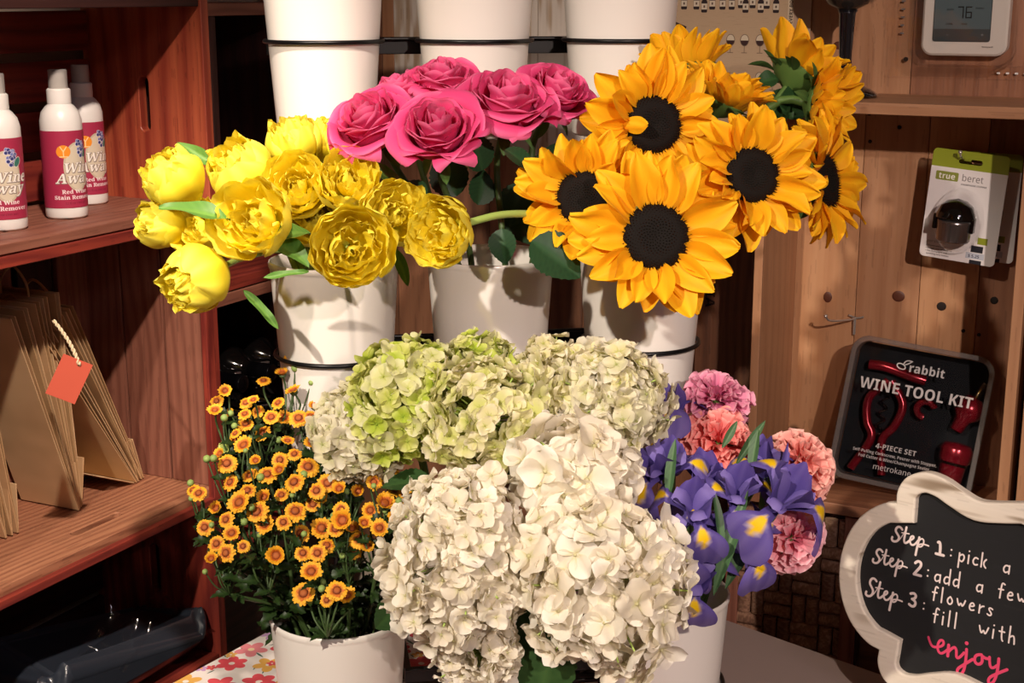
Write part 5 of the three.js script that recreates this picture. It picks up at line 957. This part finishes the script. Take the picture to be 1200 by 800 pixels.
  hydrangea('small sage green hydrangea topping the back row under the rose bucket', 562, 430, 1.62, [0.040, 0.034, 0.036], [LIME[2], PALE[2], LIME[1]], { n: 80, r: 0.0135, dir: [0, 0.8, 0.5] });
  hydrangea('pale green hydrangea in the middle of the back row', 573, 493, 1.53, [0.062, 0.058, 0.050], PALE, { n: 170, r: 0.0125, dir: [0.1, 0.5, 0.8] });
  hydrangea('yellowish cream hydrangea between the pale green one and the cream one', 645, 448, 1.60, [0.042, 0.044, 0.040], [PALE[1], CREAM[1]], { n: 100, r: 0.012, dir: [0.1, 0.7, 0.7] });
  hydrangea('cream hydrangea of the back row beside the irises', 715, 468, 1.57, [0.060, 0.058, 0.050], CREAM.concat([PALE[1]]), { n: 165, r: 0.0130, dir: [0.4, 0.5, 0.8] });
  const h1 = hydrangea('large round white hydrangea hanging over the front, next to the mums', 543, 655, 1.46, [0.067, 0.084, 0.060], WHITE, { n: 260, r: 0.0135, knob: 0.28, dir: [-0.15, 0.2, 1], jit: 0.62 });
  const h2 = hydrangea('white hydrangea with the largest petals, above the two front heads', 676, 556, 1.49, [0.060, 0.052, 0.050], WHITE, { n: 64, r: 0.0235, knob: 0.3, dir: [0.1, 0.5, 0.9], cup: 0.25, jit: 0.62 });
  const h3 = hydrangea('largest white hydrangea hanging low beside the iris bucket', 704, 684, 1.45, [0.074, 0.082, 0.060], WHITE, { n: 165, r: 0.0188, knob: 0.32, dir: [0.25, 0.1, 1], jit: 0.62, roll: 0.35 });
  const h4 = hydrangea('small white hydrangea tuft under the large round one at the bottom edge', 560, 765, 1.49, [0.044, 0.036, 0.036], WHITE, { n: 90, r: 0.0115, dir: [0, -0.3, 1], jit: 0.7 });
  const lf = (r, px, py, d, dir, up, k, s) => looseLeaf(r.t, hleaf[k], LEAFMAT, at(px, py, d).sub(r.t.position), facing(...dir), facing(...up)).scale.setScalar(s);
  lf(h3, 652, 728, 1.49, [-0.28, -1, 0.1], [-0.5, 0.2, 1], 0, 0.82); lf(h1, 505, 566, 1.56, [-0.9, 0.1, 0], [0, 0.8, 0.5], 1, 0.42); lf(h2, 632, 560, 1.53, [-0.6, 0.5, 0], [0.2, 0.5, 0.8], 0, 0.5); lf(h1, 478, 700, 1.55, [-0.7, -0.7, 0], [0.3, 0.3, 0.9], 1, 0.40); lf(h2, 630, 540, 1.55, [0.8, 0.4, 0.1], [0.2, 0.5, 0.8], 1, 0.55); lf(h4, 610, 710, 1.54, [0.2, -1, 0], [0.2, 0.2, 1], 1, 0.6);
}

// ───────────── small orange chrysanthemums ─────────────
{
  seed(223);
  const Y = lin('#e6a61a'), O = lin('#c96a0e'), Rr = lin('#7c2a0a'), C = lin('#a4520e'), C2 = lin('#74300a');
  const bloom = (r, lift) => {
    const gs = [];
    for (const [n, r0, len, tz, w, ca, cb] of [[20, 0.36, 0.62, 0.02, 0.19, O, Y], [18, 0.34, 0.50, 0.14, 0.17, Rr, Y], [14, 0.28, 0.38, 0.26, 0.15, Rr, O]])
      for (let k = 0; k < n; k++) { const a = (k + rr(-0.2, 0.2)) / n * 6.283, l = len * rr(0.82, 1.14), tl = tz + lift + rr(-0.14, 0.14); const g = sheet(2, 3, (u, v) => [u * w * r * Math.pow(Math.sin(Math.PI * (0.12 + 0.80 * v)), 0.7), r0 * r + v * l * r * Math.cos(tl), r * (0.05 + v * l * Math.sin(tl) * 1.3 - 0.10 * v * v + 0.05 * (1 - u * u))], (u, v) => mix3(ca, cb, sstep(v, 0.1, 0.6))); g.rotateZ(a); gs.push(g); }
    return mergeGeometries(gs);
  };
  const eye = (r) => { const g = lathe([[0, 0.24 * r], [0.16 * r, 0.25 * r], [0.32 * r, 0.19 * r], [0.42 * r, 0.06 * r], [0.2 * r, -0.02 * r]].reverse(), 16); g.rotateX(Math.PI / 2); const p = g.attributes.position, c = new Float32Array(p.count * 3); for (let i = 0; i < p.count; i++) { const q = Math.hypot(p.getX(i), p.getY(i)) / r; c.set(q < 0.14 ? C : mix3(C, C2, sstep(q, 0.16, 0.36)), i * 3); } g.setAttribute('color', new THREE.BufferAttribute(c, 3)); return g; };
  const R0 = 0.0108, blooms = [bloom(R0, 0.0), bloom(R0, 0.35), bloom(R0, -0.15), bloom(R0, 0.7)], eyeG = eye(R0);
  const calyx = lathe([[0.0012, -0.006], [0.0045, -0.004], [0.0052, 0.0], [0, 0.001]], 12); calyx.rotateX(Math.PI / 2);
  const budG = new THREE.SphereGeometry(0.0042, 10, 8); budG.scale(1, 1, 1.15);
  const MUM = std({ vertexColors: true, roughness: 0.7, side: THREE.DoubleSide }), BUD = std({ color: new THREE.Color('#8aa257'), roughness: 0.6 });
  const mleaf = [0, 1, 2].map(() => leafGeo(0.022, 0.0055, { bend: 0.4, fold: 0.3, serr: 0.5, c0: '#15260f', c1: '#2c421b', nv: 14, nu: 4, wave: 0.06 }));
  // blooms seen in the photograph: x, y, size
  const B = [[342, 422], [331, 438, .95], [309, 446, .8], [344, 458, 1.1], [252, 481, .95], [264, 458, .8], [287, 485, .8], [302, 482, .9], [288, 472, .75], [297, 469, .7], [254, 470, .8], [270, 485, .7], [318, 489, 1], [333, 490, 1.1], [350, 490, 1.1], [364, 488, .8], [371, 502, 1.1], [307, 507, 1.15], [288, 497, 1], [286, 522, 1.15], [275, 515, .7], [266, 543, 1.15], [258, 532, .8], [361, 547, 1.3], [313, 556, 1.2], [293, 557, 1], [270, 565, 1], [345, 565, 1.25], [328, 551, 1], [328, 539, .9], [366, 519, 1], [399, 527, .7], [384, 566, 1.2], [281, 589, 1.25], [290, 575, 1], [233, 578, 1], [226, 574, .8], [301, 600, 1.2], [311, 614, 1.1], [332, 612, .9], [346, 599, 1.3], [377, 584, 1], [367, 591, 1], [352, 625, 1], [377, 619, 1.25], [324, 651, 1.15], [365, 670, 1.2], [356, 695, 1.2], [395, 692, 1.2], [407, 698, 1], [383, 703, .8], [272, 625, 1], [254, 637, 1], [265, 648, 1], [240, 618, .9], [254, 596, .9], [402, 610, 1.3], [400, 597, 1], [412, 620, 1], [421, 632, 1.1], [415, 645, 1], [383, 639, 1], [372, 648, 1], [434, 598, 1], [427, 613, .9], [445, 619, 1], [451, 590, 1.2], [422, 557, .9], [438, 565, 1], [456, 556, 1.15], [420, 576, .9], [398, 573, .9], [479, 557, .7], [474, 578, .9], [371, 575, .9], [368, 476, .7], [326, 472, .8], [337, 517, .8], [355, 648, .9], [393, 620, .9], [265, 609, .9], [276, 508, .7], [300, 540, .8], [345, 532, .8], [310, 583, .9], [330, 580, .9], [430, 640, .8], [462, 605, .8], [395, 550, .8], [410, 545, .7], [248, 655, .8], [285, 640, .8], [462, 575, .8], [470, 596, .8]];
  const N = 17, cx = [[335, 440], [258, 475], [300, 475], [352, 478], [284, 512], [330, 505], [368, 515], [262, 548], [305, 560], [352, 558], [232, 584], [290, 592], [256, 632], [340, 602], [384, 575], [310, 640], [368, 640], [410, 615], [445, 570], [440, 612], [478, 570], [385, 692], [415, 555], [255, 600]];
  const groups = cx.map(() => []); for (const q of B) { let best = 0, bd = 1e9; cx.forEach(([x, y], i) => { const dd = (x - q[0]) ** 2 + (y - q[1]) ** 2; if (dd < bd) { bd = dd; best = i; } }); groups[best].push(q); }
  const tags = ['tallest spray of the orange mums, its blooms over the tulip bucket ring', 'orange mum spray highest at the side of the red post', 'orange mum spray with several blooms beside the dark crate', 'orange mum spray just below the tallest one', 'orange mum spray near the single pale green bud', 'orange mum spray in the upper middle of the bunch', 'orange mum spray touching the cream hydrangea', 'orange mum spray in front of the red crate post', 'orange mum spray at the heart of the bunch', 'orange mum spray with a large deep orange bloom', 'orange mum spray reaching farthest out over the brown crate', 'orange mum spray of large blooms over the crate edge', 'orange mum spray low over the dark crate opening', 'orange mum spray with big blooms in the middle', 'orange mum spray below the cream hydrangea', 'orange mum spray with a lone low bloom', 'orange mum spray of two low blooms near the middle', 'orange mum spray with the largest blooms in the front', 'orange mum spray by the lime hydrangea', 'orange mum spray beside the round white hydrangea', 'orange mum spray squeezed between two hydrangeas', 'lowest orange mum spray, just above the bucket rim', 'small orange mum spray under the cream hydrangea', 'orange mum spray between the outermost one and the bunch'];
  const rim = rimAt('l', -1);
  groups.forEach((list, gi) => {
    if (!list.length) return;
    const t = thing('chrysanthemum_spray', tags[gi], 'chrysanthemum', bucketSpot('l', -1, 0.045, 0.12), 0, 'sprays of small orange chrysanthemums'), b = t.position;
    const heads = list.map(([x, y, s = 1]) => { const d = 1.70 - 0.16 * sstep(y, 440, 660) + rr(-0.025, 0.035); return { p: at(x, y, d), s }; });
    const mean = V(); heads.forEach((h) => mean.add(h.p)); mean.multiplyScalar(1 / heads.length);
    const m = V(rim.x, rim.y + 0.01, rim.z).addScaledVector(V(mean.x - rim.x, 0, mean.z - rim.z).clampLength(0, 0.058), 1), fork = mean.clone().add(V(0, -0.055, 0)).lerp(m, 0.12);
    part(t, 'stem', tube([V(), m.clone().sub(b), fork.clone().sub(b)], 0.0023, 18, 7), DARKSTEM);
    heads.forEach(({ p, s }) => {
      const dir = V(p.x - rim.x, 0, p.z - rim.z).multiplyScalar(1.6).add(facing(rr(-0.3, 0.3), rr(0.35, 0.9), rr(0.6, 1.2))).normalize(), H = p.clone().sub(b), hq = headTurn(dir, rnd() * 6);
      const f = part(t, 'bloom', blooms[Math.floor(Math.pow(rnd(), 1.5) * 4)], MUM); f.position.copy(H); f.quaternion.copy(hq); f.scale.setScalar(s * rr(0.9, 1.06));
      part(f, 'eye', eyeG, MUM); part(f, 'calyx', calyx, DARKSTEM);
      part(t, 'branch', tube([fork.clone().sub(b), fork.clone().sub(b).lerp(H, 0.5).add(V(0, -0.008, 0)), H.clone().addScaledVector(dir, -0.02), H.clone().addScaledVector(dir, -0.003)], 0.0012, 12, 6), DARKSTEM);
    });
    for (let i = 0; i < 2; i++) { const p = heads[Math.floor(rnd() * heads.length)].p.clone().add(V(rr(-0.022, 0.022), rr(-0.02, 0.012), rr(-0.015, 0.015))).sub(b); const k = part(t, 'bud', budG, BUD); k.position.copy(p); k.scale.setScalar(rr(0.7, 1.15)); part(t, 'branch', tube([fork.clone().sub(b), fork.clone().sub(b).lerp(p, 0.6).add(V(0, -0.006, 0)), p], 0.0009, 8, 5), DARKSTEM); }
    for (let i = 0; i < 16; i++) { const k = Math.pow(rnd(), 0.8), p = k < 0.5 ? m.clone().lerp(fork, k * 2) : fork.clone().lerp(heads[Math.floor(rnd() * heads.length)].p, (k - 0.5) * 1.7); const a = rnd() * 6.283; looseLeaf(t, mleaf[i % 3], LEAFMAT, p.sub(b), V(Math.cos(a), rr(-0.1, 0.7), Math.sin(a)), V(rr(-0.3, 0.3), 1, 0.5 + rr(-0.3, 0.3))).scale.setScalar(rr(0.7, 1.2)); }
  });
  // foliage low in the bunch, over the rim
  const t = thing('chrysanthemum_spray', 'leafy flowerless mum stems filling the bucket mouth under the orange blooms', 'chrysanthemum', bucketSpot('l', -1, 0.01, 0.12), 0, 'sprays of small orange chrysanthemums'), b = t.position;
  const P = [[318, 742], [345, 750], [375, 742], [405, 735], [435, 722], [455, 712], [320, 700], [345, 690], [375, 700], [410, 690], [440, 680], [300, 690], [285, 665], [335, 665], [455, 660], [425, 660], [395, 660], [310, 650]];
  for (const [x, y] of P) { const p = at(x, y, rr(1.60, 1.68)), m = V(rim.x + rr(-0.05, 0.05), rim.y - 0.01, rim.z + rr(-0.04, 0.05)); part(t, 'stem', tube([V(), m.clone().sub(b), p.clone().sub(b)], 0.0016, 10, 6), DARKSTEM); for (let i = 0; i < 9; i++) { const a = rnd() * 6.283; looseLeaf(t, mleaf[i % 3], LEAFMAT, m.clone().lerp(p, rr(0.35, 1.05)).sub(b), V(Math.cos(a), rr(-0.2, 0.8), Math.sin(a)), V(rr(-0.3, 0.3), 1, 0.6)).scale.setScalar(rr(0.8, 1.3)); } }
  // the pale green opening bud
  const pb = heads2(at(264, 526, 1.69).clone());
  function heads2(p) { const o = thing('chrysanthemum_spray', 'single pale green mum bud just opening at the side of the bunch', 'chrysanthemum', bucketSpot('l', -1, 0.03, 0.12), 0, 'sprays of small orange chrysanthemums'), H = p.sub(o.position); part(o, 'stem', tube([V(), V(rim.x - 0.055, rim.y + 0.01, rim.z).sub(o.position), H.clone().add(V(0.01, -0.05, 0)), H], 0.0018, 20, 7), DARKSTEM); const f = part(o, 'bloom', blooms[3], std({ color: new THREE.Color('#b7c46a'), roughness: 0.7, side: THREE.DoubleSide })); f.position.copy(H); f.quaternion.copy(headTurn(facing(-0.3, 0.5, 0.8))); f.scale.setScalar(0.95); part(f, 'eye', eyeG, BUD); }
}

// ───────────── carnations ─────────────
{
  seed(239);
  const carnPetal = (L, W, cA, cB, cE) => {
    const A = lin(cA), B = lin(cB), E = lin(cE), ph = rnd() * 6, amp = rr(0.7, 1.4), n = 5 + Math.floor(rnd() * 3), lean = rr(-0.15, 0.15);
    return sheet(16, 8, (u, v) => {
      const w = W * Math.pow(v, 0.85) * (0.25 + 0.75 * v), zig = 0.10 * (Math.abs(((u * n * 1.6 + ph) % 1 + 1) % 1 - 0.5) - 0.25) * sstep(v, 0.8, 1), a = u * 0.95;
      return [Math.sin(a) * w + lean * v * L * 0.3, v * L * (1 - 0.25 * u * u * v + zig), amp * 0.0034 * Math.sin(u * 7.5 + ph) * v ** 2 + 0.002 * Math.sin(u * 13 + ph * 3) * v ** 3 - 0.10 * L * v ** 3];
    }, (u, v) => mix3(mix3(A, B, sstep(v, 0.2, 0.85)), E, sstep(v, 0.9, 1) * 0.8));
  };
  const mk = (pal) => [0, 1, 2, 3].map((k) => carnPetal(0.036, 0.024, ...pal)), PINK = mk(['#de7088', '#f0a4b0', '#f8ccd0']), CORAL = mk(['#e25a5e', '#f28a86', '#f8b4aa']), SALM = mk(['#e2706c', '#f4a69c', '#facabc']), ROSE = mk(['#c9588a', '#e08aaa', '#eeb0c2']);
  const cup = lathe([[0.004, -0.034], [0.0075, -0.030], [0.0085, -0.012], [0.0095, -0.001], [0, 0]], 20); cup.rotateX(Math.PI / 2);
  const carn = (label, px, py, d, dir, s, pal) => {
    dir = facing(...dir); const head = at(px, py, d), { t, H } = flower('carnation', label, 'carnation', 'pink carnations with the irises', 'l', 1, head, dir, { len: 0.05, r: 0.0026, mat: STEM }), hq = headTurn(dir, rnd() * 6);
    headPart(t, 'calyx', cup, STEM, H, hq, V(), Q3(0, 0, 0), s);
    [[9, 0.004, 0.0, 1.05], [9, 0.004, 0.3, 1.0], [8, 0.003, 0.62, 0.92], [7, 0.003, 0.95, 0.84], [5, 0.002, 1.25, 0.76]].forEach(([n, r, tilt, sc], L) => { for (let i = 0; i < n; i++) ringPetal(t, 'petal', pal[Math.floor(rnd() * 4)], PETAL, H, hq, (i + L * 0.37) / n * 6.283 + rr(-0.2, 0.2), r, tilt + rr(-0.18, 0.18), 0.001 * L, s * sc * rr(0.9, 1.1), rr(-0.3, 0.3)); });
  };
  carn('rose pink carnation topmost beside the sunflower bucket, seen from below its rim', 838, 470, 1.70, [0.15, 0.85, 0.45], 1.08, ROSE);
  carn('coral pink carnation in the middle behind the irises', 842, 520, 1.66, [0.0, 0.6, 0.8], 1.06, CORAL);
  carn('salmon pink carnation nearest the pine crate, turned outward', 936, 546, 1.66, [0.65, 0.35, 0.65], 1.14, SALM);
  carn('pale pink carnation lowest, under the big outer iris', 926, 630, 1.585, [0.35, -0.1, 0.95], 1.0, PINK);
}

// ───────────── irises ─────────────
{
  seed(251);
  const p0 = lin('#332a68'), p1 = lin('#5d4c9e'), p2 = lin('#9282c4'), yl = lin('#f2c614'), wh = lin('#d9cfe6');
  const fall = () => { const ph = rnd() * 6, dr = rr(0.8, 1.2); return sheet(10, 18, (u, v) => {
    const w = v < 0.4 ? lerp(0.0045, 0.0075, v / 0.4) : 0.0075 + 0.0205 * Math.pow(Math.sin(Math.PI * clamp((v - 0.4) / 0.6, 0, 1) * 0.80), 0.8) - 0.006 * sstep(v, 0.9, 1), th = v * 2.0 * dr;
    const y = 0.068 * (Math.sin(Math.min(th, 2.2)) * 0.62 + 0.10 * v), z = 0.016 * Math.sin(v * 3.0) + 0.020 * v - 0.060 * v * v * dr;
    return [u * w, y, z - u * u * w * 0.30 + 0.0028 * Math.sin(u * 5 + v * 8 + ph) * v * v];
  }, (u, v) => { const vein = 0.5 + 0.5 * Math.cos(u * 22); let c = mix3(mix3(p0, p1, 0.5 + 0.5 * v), p2, 0.35 * vein * sstep(v, 0.35, 0.8) + 0.15 * v); const s = (Math.abs(u) * (2.4 + 2.2 * sstep(v, 0.5, 0.8))) ** 2 + ((v - 0.56) / 0.20) ** 2; c = mix3(c, wh, 0.55 * (1 - sstep(s, 0.8, 1.2))); return mix3(c, yl, 1 - sstep(s, 0.6, 0.9)); }); };
  const standard = () => { const ph = rnd() * 6; return sheet(8, 12, (u, v) => { const w = 0.0045 + 0.0145 * Math.pow(Math.sin(Math.PI * clamp(v, 0, 1) * 0.88), 0.9); return [u * w, 0.024 * v - 0.006 * v * v + u * u * w * 0.2, 0.044 * v - u * u * w * 0.5 + 0.004 * Math.sin(u * 4 + v * 6 + ph) * v]; }, (u, v) => mix3(mix3(p0, p1, v), p2, 0.25 * (0.5 + 0.5 * Math.cos(u * 16)) * v)); };
  const style = () => sheet(6, 10, (u, v) => { const w = 0.006 + 0.004 * Math.sin(v * 2.6); return [u * w, 0.025 * v, 0.015 * Math.sin(v * 2.4) + 0.008 * v + (1 - u * u) * 0.003 + (v > 0.85 ? 0.03 * (v - 0.85) * Math.abs(u) : 0)]; }, (u, v) => mix3(p1, p2, 0.5 * v + 0.2 * (1 - u * u)));
  const F = [0, 1, 2].map(fall), S = [0, 1, 2].map(standard), Y = [0, 1].map(style);
  const blade = (L, W) => leafGeo(L, W, { bend: 0.15, fold: 0.5, c0: '#2f4f35', c1: '#587a50', tip: 0.75, nv: 14 });
  const ovary = lathe([[0.0025, -0.05], [0.005, -0.042], [0.0062, -0.02], [0.004, 0.0], [0, 0.002]], 16); ovary.rotateX(Math.PI / 2);
  const iris = (label, px, py, d, dir, s, roll, closed = 0) => {
    dir = facing(...dir); const head = at(px, py, d), { t, H } = flower('iris', label, 'iris', 'violet irises with yellow throats', 'l', 1, head, dir, { len: 0.06, r: 0.0034, mat: STEM });
    const hq = headTurn(dir, roll);
    for (let i = 0; i < 3; i++) {
      const a = i * 2.0944 + rr(-0.12, 0.12);
      ringPetal(t, 'fall', F[i], PETAL, H, hq, a, 0.001, rr(-0.1, 0.1) + closed * 0.8, 0, s);
      ringPetal(t, 'style_arm', Y[i % 2], PETAL, H, hq, a, 0.001, rr(-0.05, 0.1) + closed * 0.6, 0.002, s);
      ringPetal(t, 'standard', S[i], PETAL, H, hq, a + 1.047, 0.001, rr(-0.15, 0.15) + closed * 0.3, 0, s * rr(0.92, 1.05), rr(-0.2, 0.2));
    }
    headPart(t, 'spathe', ovary, STEM, H, hq, V(), Q3(0, 0, 0), s);
    return { t, H };
  };
  const a = iris('iris beside the cream hydrangea with one fall toward it', 780, 556, 1.57, [-0.2, 0.75, 0.65], 1.0, 2.6);
  iris('dark violet iris at the back under the sunflower bucket', 783, 492, 1.68, [-0.1, 0.95, 0.15], 0.95, 1.0, 0.4);
  iris('iris with two yellow throats in front of the coral carnation', 822, 566, 1.58, [0.0, 0.72, 0.7], 0.88, 0.6);
  const c = iris('iris in the middle of the bunch with a long yellow tongue', 812, 600, 1.53, [-0.05, 0.6, 0.85], 0.95, 3.3);
  iris('iris with a bright yellow blotch between the middle one and the big outer one', 862, 584, 1.56, [0.05, 0.7, 0.7], 0.95, 3.0);
  const e = iris('big outer iris with broad lilac falls nearest the pine crate', 912, 592, 1.54, [0.28, 0.6, 0.8], 1.15, 2.2);
  iris('iris behind the big outer one, close to the salmon carnation', 900, 560, 1.62, [0.1, 0.9, 0.3], 0.95, 1.4, 0.25);
  iris('iris low at the hydrangea side of the bucket, throat hanging down', 790, 632, 1.53, [-0.35, 0.4, 0.85], 0.9, 3.5);
  iris('half closed iris with striped lilac petal above the bucket rim', 872, 640, 1.56, [0.3, 0.25, 0.9], 0.85, 1.2, 0.5);
  const g = iris('lowest iris at the bucket rim with a small yellow throat', 812, 676, 1.55, [-0.05, 0.35, 0.95], 0.92, 3.1);
  iris('iris deep in the bunch filling the gap over the bucket rim', 838, 640, 1.62, [0.1, 0.5, 0.8], 0.9, 0.3);
  const lf = (r, px, py, d, dir, up, L, W) => looseLeaf(r.t, blade(L, W * 0.72), LEAFMAT, at(px, py, d).sub(r.t.position), facing(...dir), facing(...up));
  lf(g, 836, 698, 1.53, [0.28, 1, 0.1], [-0.4, 0, 1], 0.118, 0.011); lf(g, 846, 655, 1.52, [-0.05, 1, 0.05], [0.5, 0, 1], 0.075, 0.007); lf(c, 850, 690, 1.56, [0.35, 0.8, 0.1], [-0.5, 0, 1], 0.08, 0.010); lf(a, 783, 590, 1.54, [0.05, 1, 0.1], [-0.5, 0, 1], 0.07, 0.008); lf(e, 862, 545, 1.60, [0.5, 0.8, 0.1], [-0.3, 0, 1], 0.06, 0.007); lf(e, 880, 560, 1.56, [0.1, 1, 0], [-0.6, 0, 1], 0.055, 0.008); lf(g, 868, 668, 1.60, [0.2, 0.9, 0], [-0.5, 0, 1], 0.06, 0.010); lf(e, 846, 525, 1.60, [0.5, 0.9, 0.1], [0, 0.2, 1], 0.035, 0.006);
}

renderer.render(scene, camera);
